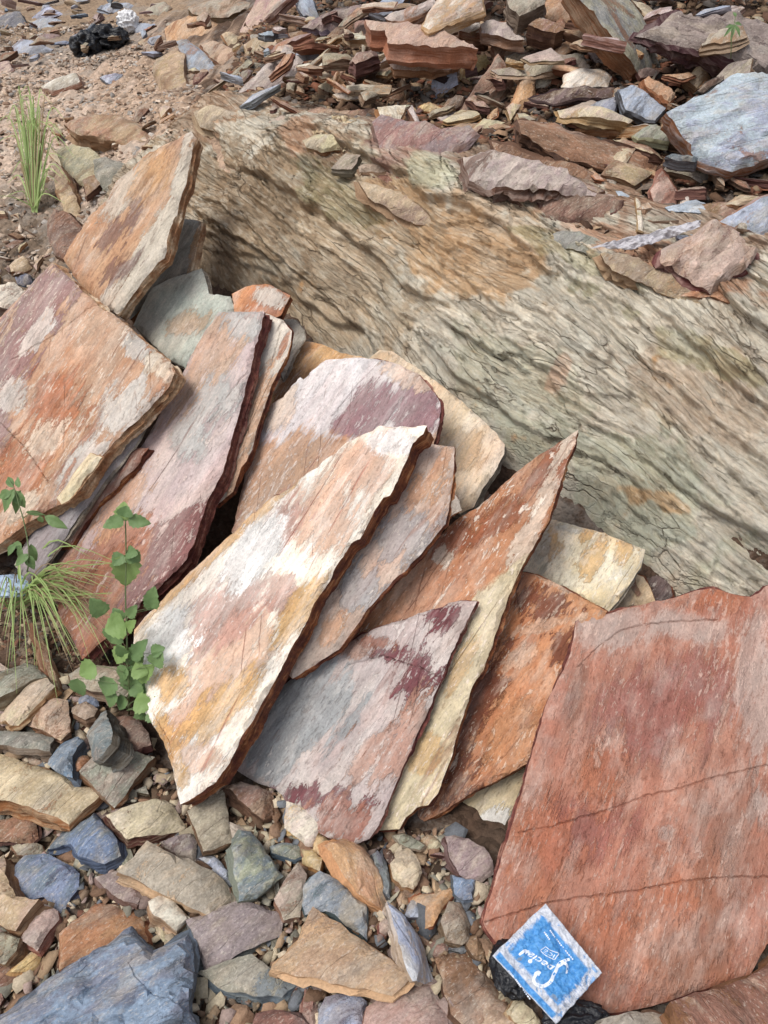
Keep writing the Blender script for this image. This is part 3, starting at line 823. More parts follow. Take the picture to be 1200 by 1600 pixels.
big = slab('big square rust, lavender and white slab filling the left edge',
  [(75,405),(92,418),(115,440),(150,475),(182,494),(215,525),(240,545),(262,562),(273,580),(262,600),(235,628),(210,655),(190,672),(165,700),(150,718),(118,765),(98,782),(72,792),(35,815),(0,843),(-70,880),(-160,800),(-150,640),(-60,545),(0,488),(30,455)],
  K=1.345, thick=.050, res=.0075, seed=14, rough=.007, lam=.003, mats=[slab_mat('slab_square_rust', (190,160,136), (176,132,100),
   [((142,112,116), .8, .8), ((208,202,194), .9, .7), ((174,112,78), .8, .8), ((222,206,184), .8, .8)], vein=(130,80,56), veins=.55, scuff=(220,206,190), scuffs=.7, streak=.35), E_TAN],
  fields=[[(90,450,40,30,0),(60,490,44,40,-30),(10,560,40,70,20),(0,660,20,60)], [(130,730,70,30,-45),(200,640,50,36,-50),(20,620,26,30),(60,520,14,40,40),(215,545,30,16,45)], [(30,740,60,60),(90,640,50,50,-40)], [(250,575,26,14,40),(240,560,16,10),(70,690,40,20,-45),(40,790,40,16,-30)]],
  cracks=[[(0,660),(40,700),(72,750)], [(20,560),(90,520),(150,470)]])
slab('narrow cream flake lying on the lower edge of the big square slab',
  [(140,706),(156,712),(140,735),(122,757),(103,780),(92,786),(84,776),(110,745)], K=1.330, thick=.012, res=.009, seed=15, name='stone_flake', cat='stone flake',
  mats=[slab_mat('flake_cream', (220,212,186), (206,194,160), [], veins=.3), E_TAN])

# stack right of the white slab, farthest first
slab('pale cream slab foot sticking out under the rust-brown slab',
  [(830,1192),(815,1225),(800,1262),(784,1295),(768,1330),(750,1318),(738,1307),(715,1303),(690,1302),(660,1280),(700,1240)], K=1.72, thick=.018, res=.009, seed=16,
  mats=[slab_mat('slab_foot_cream', (214,200,172), (204,186,150), [((232,230,226), .9)], veins=.3), E_GREY], fields=[[('line',690,1285,800,1262,-30)]])
slab('plain light grey slab edge between the cream foot and the red slab',
  [(845,1180),(840,1240),(800,1330),(785,1362),(768,1348),(766,1330),(790,1270)], K=1.735, thick=.02, res=.01, seed=17,
  mats=[slab_mat('slab_edge_lightgrey', (196,190,186), (186,178,172), [], veins=.1, scuffs=.1), E_GREY])
slab('cream and yellow slab lying back against the outcrop right of the pointed slab',
  [(840,806),(858,810),(900,821),(945,832),(980,846),(1009,857),(1002,885),(980,918),(950,957),(925,945),(890,925),(850,908),(805,895),(820,850)], at=(930,880,1.78), n=(-.22,-.52,.82), thick=.04, res=.0085, seed=18,
  mats=[slab_mat('slab_creamyellow', (228,218,194), (222,204,166), [((206,166,110), .8, .8), ((176,174,160), .7)], vein=(180,140,96), veins=.4, scuff=(236,232,226), streak=1.0), E_GREY],
  fields=[[(925,865,20,40,0),(860,850,20,30),(975,860,16,20,40)], [(845,850,14,50),(890,825,20,10)]])
slab('small cream and brown slab corner beside the cream and yellow slab',
  [(992,893),(1006,900),(1016,918),(1024,939),(985,952),(955,960),(950,945),(978,920)], at=(990,930,1.82), n=(-.2,-.5,.84), thick=.02, res=.01, seed=19,
  mats=[slab_mat('slab_corner_cream', (214,200,176), (200,176,142), [((140,90,74), .8)], veins=.5), E_DARK], fields=[[(990,915,6,24,-30)]])
slab('dark grey-brown slab wedged under the outcrop foot',
  [(1004,884),(1020,880),(1045,905),(1052,930),(1030,945),(1012,925)], at=(1025,915,1.86), n=(-.2,-.5,.84), thick=.02, res=.01, seed=20,
  mats=[slab_mat('slab_dark_wedge', (112,92,86), (90,76,76), [], veins=.5), E_DARK])
slab('brown slab behind the notch between the cream and the pointed slab',
  [(700,790),(745,765),(768,720),(800,712),(830,740),(800,790),(740,830),(690,850)], at=(760,780,1.98), n=(-.2,-.52,.83), thick=.03, res=.011, seed=21,
  mats=[slab_mat('slab_notch_brown', (138,104,82), (120,88,70), [], veins=.5), E_DARK])
slab('rust-brown slab with a folded face, partly behind the pointed slab',
  [(812,890),(838,896),(867,910),(905,930),(948,953),(936,980),(925,1040),(900,1120),(850,1190),(826,1192),(790,1212),(740,1236),(683,1273),(645,1293),(634,1290),(640,1240),(690,1150),(720,1080),(760,1000),(790,940)],
  K=1.655, thick=.030, res=.008, seed=22, relief=.010, mats=[slab_mat('slab_rustbrown', (192,140,102), (166,108,72),
   [((116,64,44), .9, .9), ((214,178,150), .8, .8), ((198,146,106), .8, .6)], vein=(90,50,36), veins=.4, scuff=(226,204,184), scuffs=.5, streak=.5), E_DARK],
  fields=[[(850,945,60,34,10),(740,1100,30,110,25),(700,1210,40,60,40),(880,1010,30,40)], [(860,975,60,10,-12),(880,915,60,10,25),(810,1030,40,14,-30)], [(800,1150,40,60,20)]])
s9 = slab('tall pointed orange-brown slab with a cream lower right side, its tip against the outcrop',
  [(903,667),(899,690),(884,722),(880,738),(867,776),(858,808),(842,838),(825,867),(804,908),(791,940),(779,975),(768,1010),(754,1046),(738,1072),(717,1134),(703,1187),(683,1240),(668,1258),(650,1262),(633,1277),(622,1296),(590,1298),(585,1200),(560,1080),(540,1000),(580,945),(640,880),(697,823),(722,803),(747,790),(775,765),(800,740),(840,708),(880,682)],
  K=1.575, thick=.030, res=.0075, seed=23, rough=.005, mats=[slab_mat('slab_pointed_orange', (196,152,120), (174,122,88),
   [((150,88,58), .85, .8), ((216,198,178), .9, .75), ((222,208,174), .96, .25, .06), ((200,156,96), .6)], vein=(120,70,48), veins=.5, scuff=(228,212,196), scuffs=.8, streak=.35), E_DARK],
  fields=[[(870,720,20,60,40),(700,850,40,20,-30),(790,810,40,20,-35)], [(845,790,12,60,22),(820,850,16,50,25),(885,700,8,30,30),(690,870,14,14)], [('poly',[(748,925),(790,900),(800,960),(745,1080),(700,1245),(630,1300),(560,1310),(600,1250),(690,1060)],40),('poly',[(748,925),(825,868),(800,930),(775,980)],30)], [(660,1180,24,30,30),(720,1040,14,50,25)]])
s10 = slab('lavender-grey slab with plum stains at its top corner and along its foot',
  [(744,938),(717,937),(680,950),(643,962),(600,975),(563,989),(527,1016),(480,1040),(440,1070),(400,1130),(362,1200),(373,1208),(400,1224),(430,1234),(455,1262),(490,1300),(545,1322),(575,1311),(590,1290),(603,1260),(615,1230),(627,1200),(650,1147),(668,1108),(683,1073),(703,1020),(724,980)],
  K=1.535, thick=.024, res=.0075, seed=24, rough=.006, relief=.003, mats=[slab_mat('slab_lavender', (194,184,178), (178,166,164),
   [((112,54,62), .95, 1.0), ((160,164,166), .9, .6), ((178,138,118), .75, .7), ((150,92,70), .85, .7)], vein=(140,104,96), veins=.5, scuff=(222,214,208), scuffs=.45, streak=.45), E_RED],
  fields=[[(648,1060,26,50,20),(690,965,22,26,20),(490,1245,66,20,6),(600,1020,30,12,0)], [(480,1110,90,60,-35),(430,1180,40,40)], [(600,1180,60,40,-20),(560,1010,30,20),(640,1130,20,60,20)], [(530,1280,46,34,30),(590,1005,26,12)]],
  cracks=[[(540,1040),(600,1025),(660,1045),(690,1060)]])
slab('tan and grey slab with a brown right edge between the white and the pointed slab',
  [(640,700),(672,690),(683,692),(708,694),(707,735),(703,768),(700,795),(695,817),(664,853),(633,890),(606,918),(583,943),(556,975),(527,1014),(500,1030),(455,1060),(440,1040),(500,930),(580,800)],
  K=1.485, thick=.030, res=.008, seed=25, mats=[slab_mat('slab_tangrey', (190,172,158), (182,158,142),
   [((166,166,168), .85, .7), ((198,152,116), .75, .9)], vein=(150,100,74), veins=.4, scuff=(226,214,204), scuffs=.5, streak=.5), E_DARK],
  fields=[[(640,840,50,40,-40),(570,930,40,50,-40)], [(690,730,14,50,10),(660,760,30,30),(520,980,30,20,-40)]])
slab('small grey chip of slab beside the tan and grey slab',
  [(706,765),(716,780),(720,795),(704,803),(697,812),(700,785)], K=1.50, thick=.016, res=.009, seed=26, name='stone_flake', cat='stone flake',
  mats=[slab_mat('flake_grey', (170,160,146), (150,140,130), [], veins=.2), E_DARK])
s7 = slab('large white, yellow and pink slab lying on top in the centre',
  [(590,665),(628,664),(667,665),(661,678),(643,690),(634,715),(623,740),(607,772),(597,775),(580,802),(560,840),(543,850),(535,862),(527,877),(510,907),(487,940),(477,966),(450,1014),(420,1072),(390,1128),(364,1176),(338,1222),(310,1240),(279,1257),(267,1200),(250,1158),(232,1130),(213,1096),(205,1030),(207,983),(232,955),(287,900),(350,840),(384,810),(417,780),(450,760),(483,737),(515,712),(547,687)],
  K=1.400, thick=.066, res=.007, seed=27, rough=.0045, relief=.0035, mats=[slab_mat('slab_white_centre', (244,238,228), (240,226,206),
   [((210,168,140), .8, .6, .12), ((178,130,120), .7, .7, .12), ((216,172,112), .85, .6, .10), ((250,249,246), .95, .55, .08)], vein=(170,100,84), veins=.6, scuff=(240,234,228), scuffs=.3, streak=.2), E_DARK],
  fields=[[(500,800,70,60,-40),(560,730,50,40,-40),(330,1090,110,24,-40),(360,1010,80,40,-35),(300,1180,40,30)], [(440,820,30,60,40),(340,960,90,40,-38),(440,930,26,30)], [('line',205,1000,560,668,14),(340,1110,80,26,-40),(262,1060,26,34),(470,950,20,60,35),(270,1180,16,60,-20)], [(400,860,70,30,-48),(610,690,40,20),(260,1000,40,60,30)]],
  cracks=[[(236,1110),(262,1160),(272,1200)]])
s12 = slab('huge smooth brick-red slab with two thin cracks at the right edge',
  [(900,971),(908,962),(950,958),(992,946),(1022,938),(1054,933),(1085,922),(1117,917),(1145,926),(1175,931),(1188,925),(1198,914),(1300,905),(1400,960),(1390,1200),(1300,1400),(1230,1460),(1200,1476),(1182,1511),(1173,1529),(1150,1534),(1127,1537),(1106,1546),(1085,1551),(1062,1560),(1040,1567),(1018,1574),(998,1578),(970,1583),(943,1585),(911,1576),(870,1560),(812,1520),(778,1477),(764,1458),(755,1442),(762,1412),(775,1370),(797,1300),(812,1250),(826,1195),(840,1150),(858,1090),(872,1062),(887,1032),(896,1000)],
  at=(1000,1250,1.475), n=(-.04,-.47,.88), thick=.040, res=.0085, seed=28, rough=.005, relief=.003, lam=.0014, sdir=(.3,-.95), mats=[slab_mat('slab_red_huge', (158,107,88), (166,119,100),
   [((138,82,78), .62, .7, .2), ((182,160,150), .8, .7, .16), ((180,114,78), .55, .8, .2), ((134,98,82), .55, .8, .16)], vein=(150,94,82), veins=0.0, scuff=(206,178,164), scuffs=.35, streak=.7, bigscale=4, rough=.6), E_RED],
  fields=[[(1000,1130,110,70,-20),(1100,1080,70,60),(900,1300,90,50,-10)], [(1180,1080,36,120,-5),(960,985,60,26,-8),(1080,980,80,20,10),(1040,1300,14,14),(1190,1260,16,40)], [(1110,935,60,22,5),(1000,1480,180,70,0),(840,1330,60,70),(1080,1390,70,80),(940,1200,40,60)], [(1140,1340,60,120,10),(900,1100,20,60,10),(1110,1480,70,40,-20)]],
  cracks=[[(812,1300),(860,1292),(905,1278),(960,1262),(1010,1243),(1060,1232),(1120,1213),(1200,1195),(1290,1180)],
          [(758,1441),(800,1428),(850,1412),(905,1402),(960,1396),(1000,1390),(1060,1378),(1110,1372),(1160,1369),(1240,1372)],
          [(905,1040),(935,1010),(970,985),(1010,975),(1060,970),(1120,968)]])
# ------------------------------------------------------------------ single stones of the rubble and of the pile, each with its own shape
PAL = {  # face tone, second tone, broken-edge tone
 'cr': ((206,190,158), (188,172,144), (140,98,64)), 'wh': ((220,210,196), (204,190,172), (160,124,92)),
 'yl': ((212,186,136), (196,158,104), (150,100,60)), 'gg': ((146,146,130), (124,128,118), (108,88,68)),
 'bl': ((122,140,168), (102,112,130), (80,84,94)), 'lb': ((172,182,200), (146,156,174), (104,100,104)),
 'sl': ((100,106,114), (80,88,96), (66,62,62)), 'pu': ((146,128,128), (124,106,110), (92,66,60)),
 'pk': ((188,162,150), (168,136,126), (128,82,68)), 'ru': ((178,134,104), (160,112,82), (112,66,46)),
 'tn': ((184,158,130), (164,136,110), (120,84,60)), 'br': ((136,102,78), (116,84,66), (78,52,40)),
 'db': ((86,60,48), (68,48,42), (50,36,32)), 'rb': ((136,100,86), (116,80,70), (84,50,44)),
 'gt': ((164,152,134), (146,134,118), (116,88,66)), 'or': ((196,156,120), (178,130,92), (134,82,52)),
 'bg': ((120,134,138), (140,144,126), (88,80,70)), 'lp': ((192,178,172), (168,152,148), (116,80,64)),
 'wb': ((204,206,214), (150,164,190), (110,100,98)),
}
def jit(c, rng, k=9):
    d = rng.uniform(-k, k); return [min(250, max(8, v + d + rng.uniform(-k * .4, k * .4))) for v in c]
def tones(o, code, seed, own=False):
    rng = np.random.default_rng(seed + 500)
    a, b, e = PAL[code]
    oth = PAL[['gt', 'cr', 'tn', 'pk', 'gg', 'br', 'pu', 'wh', 'ru'][int(rng.integers(9))]][0]; mx_ = rng.uniform(.1, .3) if code in ('bl', 'lb', 'wb', 'sl') else (rng.uniform(.1, .5) if own else rng.uniform(.45, .9))
    b = tuple(x * (1 - mx_) + y * mx_ for x, y in zip(b, oth)); a = tuple(x * .92 + y * .08 for x, y in zip(a, (172, 158, 140)))
    o['tone_a'] = lin(jit(a, rng))[:3]; o['tone_b'] = lin(jit(b, rng))[:3]; o['tone_edge'] = lin(jit(e, rng))[:3]
STONE_NO = [100]
def angular(p, frac=.035, least=4):
    """keep only the telling corners of an outline: broken stone has straight sides"""
    p = list(map(tuple, p)); tri = lambda a, b_, c: abs((b_[0] - a[0]) * (c[1] - a[1]) - (c[0] - a[0]) * (b_[1] - a[1])) / 2
    A = abs(sum(p[i - 1][0] * p[i][1] - p[i][0] * p[i - 1][1] for i in range(len(p)))) / 2
    while len(p) > least:
        ar = [tri(p[i - 1], p[i], p[(i + 1) % len(p)]) for i in range(len(p))]
        k = int(np.argmin(ar))
        if ar[k] > frac * A: break
        p.pop(k)
    return np.array(p)
def stone(code, pts, tilt, thick, label, lift=None, facets=2, at=None, sdir=(.6, -.5), rough=.006, lam=.0016, relief=.0035, name='stone', cat='stone', group='stones of the rubble', rings=4, edge=None, flare=0.0, bevel=.003, angle=True, cracks=()):
    STONE_NO[0] += 1; sd_ = STONE_NO[0]
    pts = angular(np.asarray(pts, float)) if angle else np.asarray(pts, float); c = pts.mean(0)
    n = np.array([tilt[0], tilt[1], 1.0]); n /= np.linalg.norm(n)
    if lift is None: lift = thick * .9
    if at is None: P = hit(c[0], c[1]) + np.array([0, 0, 1.0]) * lift
    else: P = CP + rays([c])[0] * at
    K = -(n @ (P - CP)); D = rays(pts); s = -K / (D @ n)
    P3 = CP + D * s[:, None]
    x, y, n = plane_frame(n, sdir, c, -K / (n @ rays([c])[0]))
    O = P3.mean(0) - n * thick
    uv = np.column_stack([(P3 - O) @ x, (P3 - O) @ y])
    size = np.ptp(uv, axis=0).max()
    def _uv(q):
        dd = rays(q); pp = CP + dd * (-K / (dd @ n))[:, None] - O
        return np.column_stack([pp @ x, pp @ y])
    me, V = plate_mesh(name, uv, thick, min(.012, max(.0045, size / 16)), min(rough * 1.3, size * .055), relief * 1.5 * min(1, size / .12), min(bevel * .7, thick * .1), lam * 1.5, rings, sd_, facets, [_uv(c_) for c_ in cracks], flare)
    me.transform(Matrix.Translation((0, 0, thick)))
    o = link(name, me, [STONE, STONE_EDGE])
    tones(o, code, sd_, True)
    if edge: o['tone_edge'] = lin(edge)[:3]
    o.matrix_world = Matrix(((x[0], y[0], n[0], O[0]), (x[1], y[1], n[1], O[1]), (x[2], y[2], n[2], O[2]), (0, 0, 0, 1)))
    tag(o, label, cat, group)
    return o
G1 = 'stones in the rubble below the slabs'
def b(code, tilt, thick, label, pts, **k):
    tilt = (tilt[0] * 1.3, tilt[1] + .26); thick = thick * 1.6; k['lift'] = max(k.get('lift', 0) * 1.15, thick * 1.0)
    return stone(code, pts, tilt, thick, label, group=G1, **k)
T0 = (0, -.25)
b('cr', (-.1,-.3), .028, 'long pale bar of stone at the left edge below the grass', [(-15,1108),(0,1090),(30,1063),(62,1050),(83,1066),(52,1094),(20,1122),(8,1124)])
b('tn', (.1,-.3), .03, 'pinkish tan angular stone just right of the long pale bar', [(30,1118),(60,1097),(77,1086),(105,1090),(110,1110),(109,1135),(92,1147),(60,1132)])
b('gg', (0,-.35), .03, 'flat grey-green block at the left edge under the long pale bar', [(-25,1139),(0,1139),(60,1141),(82,1147),(84,1160),(76,1171),(40,1167),(-25,1160)])
b('bl', (-.2,-.3), .03, 'dark blue slate stone behind the cream boulder top', [(72,1192),(85,1160),(91,1152),(115,1143),(126,1152),(121,1167),(110,1178),(108,1210),(88,1204)], lift=.01)
b('cr', (.05,-.25), .036, 'big cream and yellow stone with a brown broken right edge at the left', [(-40,1166),(0,1172),(20,1181),(65,1195),(121,1214),(160,1228),(134,1252),(104,1277),(91,1268),(43,1255),(0,1247),(-50,1240)], edge=(136,88,50), facets=1, lift=.05)
b('bg', (-.5,-.3), .04, 'upright grey stone with a pale blue left flank behind the grey-green block', [(128,1145),(139,1123),(148,1108),(158,1104),(164,1122),(171,1141),(169,1160),(150,1180),(132,1180)])
b('gg', (.15,-.3), .042, 'large grey-green block with a brown lower side beside the big white slab', [(123,1199),(139,1178),(165,1158),(195,1166),(242,1181),(236,1192),(205,1220),(178,1247),(156,1229)], edge=(118,78,48), facets=1, lift=.055)
b('rb', (.1,-.3), .03, 'dull red and grey stone under the leafy weed', [(163,1108),(190,1106),(212,1112),(232,1143),(236,1160),(212,1169),(182,1160),(171,1134)], lift=.012)
b('or', (-.1,-.2), .02, 'little orange stone caught between the blue slate and the grey block', [(112,1176),(130,1166),(137,1180),(126,1198),(115,1204)])
b('bl', (.0,-.35), .035, 'blue slate stone streaked with white below the big cream stone', [(63,1302),(83,1297),(112,1280),(143,1263),(157,1276),(170,1296),(182,1310),(186,1332),(160,1345),(120,1334),(107,1313),(67,1316)], edge=(74,84,104), lift=.03)
b('cr', (.05,-.35), .035, 'cream and green flat block with a dark maroon front edge below the white slab', [(163,1270),(200,1254),(243,1242),(267,1245),(280,1262),(291,1283),(245,1295),(197,1308),(180,1290)], edge=(82,46,38), lift=.045)
b('gt', (.1,-.45), .022, 'neat grey rectangular tile of stone standing below the foot of the white slab', [(292,1265),(322,1246),(350,1230),(356,1250),(364,1313),(340,1321),(317,1328),(303,1296)], facets=0, lift=.04)
b('gt', (.2,-.35), .04, 'long pale block with orange stains and a broken right end', [(184,1358),(205,1334),(230,1310),(251,1322),(300,1340),(350,1366),(375,1400),(364,1420),(352,1432),(330,1430),(290,1410),(248,1391)], edge=(196,164,130), facets=2, lift=.05)
b('bl', (0,-.25), .022, 'rounded blue-grey disc of stone with a purple bloom at the left', [(11,1362),(22,1344),(35,1332),(75,1330),(105,1345),(122,1360),(120,1380),(112,1394),(90,1417),(65,1396),(30,1398),(13,1386)], lift=.04)
b('pk', (-.1,-.3), .03, 'pink pointed stone under the blue-grey disc', [(55,1402),(85,1417),(86,1430),(75,1445),(52,1481),(30,1467),(33,1435)], lift=.02)
b('tn', (-.2,-.3), .04, 'tan and yellow stone at the left edge beside the blue-grey disc', [(-30,1350),(0,1330),(10,1380),(20,1397),(55,1400),(32,1430),(12,1446),(-20,1432)])
b('ru', (.05,-.3), .03, 'rounded rust-orange stone above the big blue-grey slab corner', [(84,1490),(90,1455),(125,1430),(132,1412),(145,1402),(180,1396),(215,1405),(234,1436),(230,1466),(200,1474),(180,1476),(130,1500),(90,1512)])
b('pu', (.2,-.3), .025, 'flat purple-grey stone under the long pale block', [(148,1365),(168,1358),(185,1356),(215,1374),(247,1393),(240,1405),(215,1410),(185,1398),(165,1381)], lift=.01)
b('bl', (.0,-.2), .03, 'large blue-grey slab with a jagged peak in the bottom left corner', [(-120,1640),(0,1569),(38,1542),(88,1507),(140,1475),(201,1437),(212,1450),(236,1474),(262,1460),(289,1447),(297,1462),(300,1480),(300,1527),(293,1571),(312,1600),(330,1700),(-120,1700)], facets=0, lift=.07, relief=.009, sdir=(.8,-.45), lam=.005, angle=False, cracks=[[(40,1618),(67,1600),(130,1553),(201,1504),(228,1478)], [(201,1504),(215,1530),(240,1552),(280,1570)]])
b('pu', (.1,-.3), .026, 'broad mottled purple-brown slab with a grey front edge', [(289,1432),(310,1418),(330,1414),(352,1410),(377,1402),(443,1422),(440,1457),(410,1470),(380,1486),(320,1512),(303,1492)], edge=(104,112,112), lift=.035)
b('gg', (.05,-.35), .03, 'flat grey-green slab with a slate-blue layered front below the mottled purple slab', [(305,1513),(350,1500),(393,1487),(432,1514),(463,1537),(463,1550),(440,1556),(390,1550),(353,1545),(318,1530)], edge=(100,112,122), lift=.025)
b('tn', (.0,-.25), .022, 'big triangular tan stone with a rust-orange corner near the bottom', [(422,1512),(440,1490),(454,1470),(467,1463),(480,1440),(488,1412),(512,1411),(533,1422),(547,1447),(600,1482),(642,1512),(648,1520),(633,1540),(613,1552),(560,1545),(500,1530)], edge=(196,160,124), facets=0, lift=.06)
b('bg', (.1,-.3), .03, 'blue-green stone with a yellow crust behind the triangular tan stone', [(468,1382),(484,1368),(500,1358),(527,1370),(552,1390),(573,1410),(576,1463),(545,1446),(510,1420),(478,1421)], lift=.03, edge=(90,106,110))
b('bg', (.3,-.5), .05, 'upright grey-green block with a bluish face below the foot of the slabs', [(363,1322),(372,1302),(382,1290),(398,1290),(420,1324),(447,1366),(430,1382),(405,1400),(378,1404),(368,1376)], edge=(120,124,110))
b('or', (.35,-.4), .035, 'long splintered orange and white stone standing under the lavender slab', [(518,1310),(530,1304),(552,1299),(577,1318),(592,1350),(608,1394),(603,1423),(582,1412),(560,1394),(540,1366),(528,1340)], rough=.01, relief=.01, sdir=(.4,.9), edge=(190,140,100), lift=.05, facets=3)
b('wh', (-.1,-.5), .035, 'cream cube of stone with a yellow side at the foot of the lavender slab', [(446,1250),(470,1257),(497,1267),(497,1290),(481,1320),(463,1311),(442,1291)], edge=(206,170,110), lift=.045)
b('yl', (.1,-.3), .018, 'small yellow stone beside the cream cube', [(489,1300),(505,1296),(520,1318),(507,1334),(490,1326)])
b('yl', (-.2,-.3), .02, 'pair-sized yellow chunk under the cream cube', [(470,1325),(486,1322),(501,1338),(497,1358),(482,1352),(468,1344)])
b('bg', (0,-.3), .02, 'small dark blue-green block left of the cream cube', [(420,1318),(440,1312),(468,1316),(471,1332),(460,1338),(424,1330)], edge=(60,76,90))
b('wb', (.5,-.2), .022, 'tall pale blue and white splinter of stone pointing up beside the triangular stone', [(611,1402),(622,1414),(635,1424),(655,1450),(674,1475),(684,1500),(692,1524),(672,1530),(645,1533),(632,1505),(620,1450)], sdir=(.4,.9), lift=.05, edge=(170,150,130))
b('pk', (.05,-.25), .03, 'broad pink and yellow-grey stone at the bottom edge', [(573,1566),(603,1560),(640,1540),(679,1516),(692,1524),(700,1550),(706,1582),(692,1610),(680,1640),(560,1640)], lift=.03)
b('cr', (.1,-.3), .03, 'knobbly cream stone in the hollow right of the dark ribbed sliver', [(611,1342),(620,1322),(640,1316),(652,1330),(661,1360),(648,1385),(630,1380),(616,1366)])
b('gt', (.2,-.3), .03, 'pale grey oval stone left of the red slab foot', [(692,1434),(697,1412),(706,1402),(726,1402),(741,1436),(739,1462),(725,1473),(700,1464)], facets=3)
b('br', (.1,-.2), .02, 'large wet-looking brown slab under the drink sachet', [(680,1492),(690,1478),(705,1471),(726,1475),(748,1494),(765,1510),(784,1540),(802,1566),(800,1592),(750,1620),(706,1580),(694,1530)], lift=.005, facets=1)
b('tn', (0,-.25), .02, 'peach-coloured angular stone at the bottom edge left of the sachet', [(715,1584),(722,1570),(729,1561),(757,1559),(778,1572),(800,1586),(812,1610),(740,1615)], lift=.03)
b('or', (.1,-.25), .02, 'brown and orange flat stone in the middle of the hollow', [(642,1396),(660,1391),(679,1391),(709,1379),(712,1392),(695,1412),(679,1441),(657,1441),(650,1420)])
b('bl', (.1,-.25), .014, 'small blue stone with a notched top near the red slab', [(708,1362),(724,1367),(744,1373),(740,1388),(740,1403),(726,1405),(712,1394)], facets=0, lift=.03)
b('pu', (.15,-.35), .03, 'dark purple-grey wedge under the cream foot of the slabs', [(698,1302),(713,1300),(735,1308),(757,1323),(768,1341),(778,1360),(762,1368),(746,1374),(722,1361),(705,1336)], lift=.02)
b('sl', (.3,-.4), .03, 'dark ribbed grey-green sliver beside the splintered orange stone', [(584,1332),(592,1326),(600,1332),(610,1352),(617,1380),(613,1402),(602,1392),(592,1360)], sdir=(.3,.9), relief=.008)
b('db', (.2,-.3), .008, 'small dark brown curled leaf-like chip on the cream knobbly stone', [(600,1322),(612,1324),(620,1338),(619,1347),(610,1346),(602,1336)], lift=.035)
b('rb', (.0,-.3), .02, 'small brick-red stone above the wet-looking brown slab', [(672,1472),(680,1464),(692,1463),(703,1474),(698,1491),(682,1493),(674,1486)])
b('lb', (0,-.35), .03, 'rounded pale blue-grey stone wrapped in a milky film at the bottom edge', [(498,1575),(508,1556),(530,1545),(555,1546),(574,1560),(576,1580),(566,1620),(495,1620)], facets=3, lift=.03)
b('rb', (0,-.25), .03, 'brick-red stone at the bottom edge left of centre', [(388,1592),(398,1576),(425,1570),(467,1577),(484,1592),(487,1625),(385,1625)])
b('pk', (.3,-.3), .02, 'narrow maroon and cream bar of stone at the bottom edge', [(480,1541),(493,1538),(506,1541),(500,1580),(496,1620),(472,1620),(475,1575)], lift=.02)
b('gg', (0,-.3), .03, 'rounded grey stone with brown patch at the left edge below the grass', [(-25,1045),(0,1040),(30,1020),(50,1024),(70,1052),(55,1062),(20,1078),(-20,1090)], lift=.02)
b('tn', (.8,-.4), .024, 'tall pinkish wedge of stone standing under the grass tuft', [(57,968),(64,980),(73,1002),(92,1045),(112,1088),(110,1098),(100,1094),(82,1060),(68,1025)], sdir=(.4,.9), lift=.05)
b('gt', (0,-.35), .03, 'grey stone with a bluish lower face behind the leafy weed', [(105,1050),(122,1038),(150,1035),(190,1040),(203,1062),(196,1082),(170,1084),(140,1076),(112,1068)])
b('bl', (.1,-.3), .02, 'small blue stone half hidden under the weed leaves', [(118,1084),(134,1078),(152,1082),(154,1098),(138,1104),(124,1100)])
b('gt', (0,-.3), .02, 'small grey and tan stone right of the pinkish tan stone', [(108,1100),(120,1093),(134,1092),(152,1104),(146,1116),(132,1122),(112,1112)])
b('gt', (0,-.3), .015, 'small flat grey tile between the grey-green block and the cream stone', [(30,1180),(44,1176),(62,1178),(71,1188),(60,1195),(36,1190)])
b('br', (0,-.3), .02, 'rust-spotted grey-brown stone at the left edge under the big cream stone', [(-20,1282),(0,1278),(20,1271),(52,1278),(55,1300),(45,1309),(-20,1310)])
b('gt', (0,-.3), .015, 'flat grey-tan stone above the blue-grey disc', [(14,1314),(40,1310),(63,1316),(68,1329),(48,1334),(25,1333)])
b('pu', (.1,-.3), .025, 'purple stone between the cream-green block and the grey tile', [(250,1311),(275,1302),(300,1298),(308,1310),(306,1340),(280,1336)])
b('lb', (.2,-.3), .02, 'small light blue stone behind the long pale block', [(311,1337),(324,1332),(336,1332),(350,1346),(363,1374),(350,1371),(330,1352)])
b('wh', (0,-.25), .014, 'small white chip right of the blue-grey disc', [(133,1347),(143,1343),(156,1343),(175,1350),(168,1358),(158,1363),(138,1362)])
b('wh', (.2,-.3), .035, 'lumpy pink-white stone under the right end of the long pale block', [(232,1405),(248,1396),(268,1396),(298,1430),(292,1442),(278,1448),(250,1434),(238,1424)])
b('yl', (.4,-.35), .018, 'thin yellow wedge of stone above the blue-grey slab at the left', [(16,1516),(32,1500),(48,1486),(66,1473),(74,1472),(70,1490),(62,1510),(50,1516)])
b('gt', (-.2,-.3), .03, 'pale grey block at the left edge above the brick-red stone', [(-20,1455),(0,1453),(27,1463),(20,1482),(0,1502),(-20,1500)])
b('rb', (-.1,-.3), .02, 'brick-red stone at the left edge', [(-20,1504),(0,1500),(20,1500),(22,1520),(4,1536),(-20,1540)])
b('br', (.3,-.35), .03, 'brown-grey slanting stone between the grey tile and the cream cube', [(354,1222),(380,1214),(405,1224),(430,1236),(432,1270),(415,1278),(392,1262),(370,1242)])
b('gt', (.1,-.35), .03, 'tan-grey stone between the upright grey-green block and the blue-green stone', [(428,1400),(446,1372),(466,1344),(480,1362),(472,1400),(470,1428),(444,1432)], lift=.01)
b('sl', (.3,-.3), .02, 'small slate-grey stone touching the left tip of the triangular stone', [(460,1548),(470,1536),(479,1534),(480,1556),(468,1576),(461,1572)])
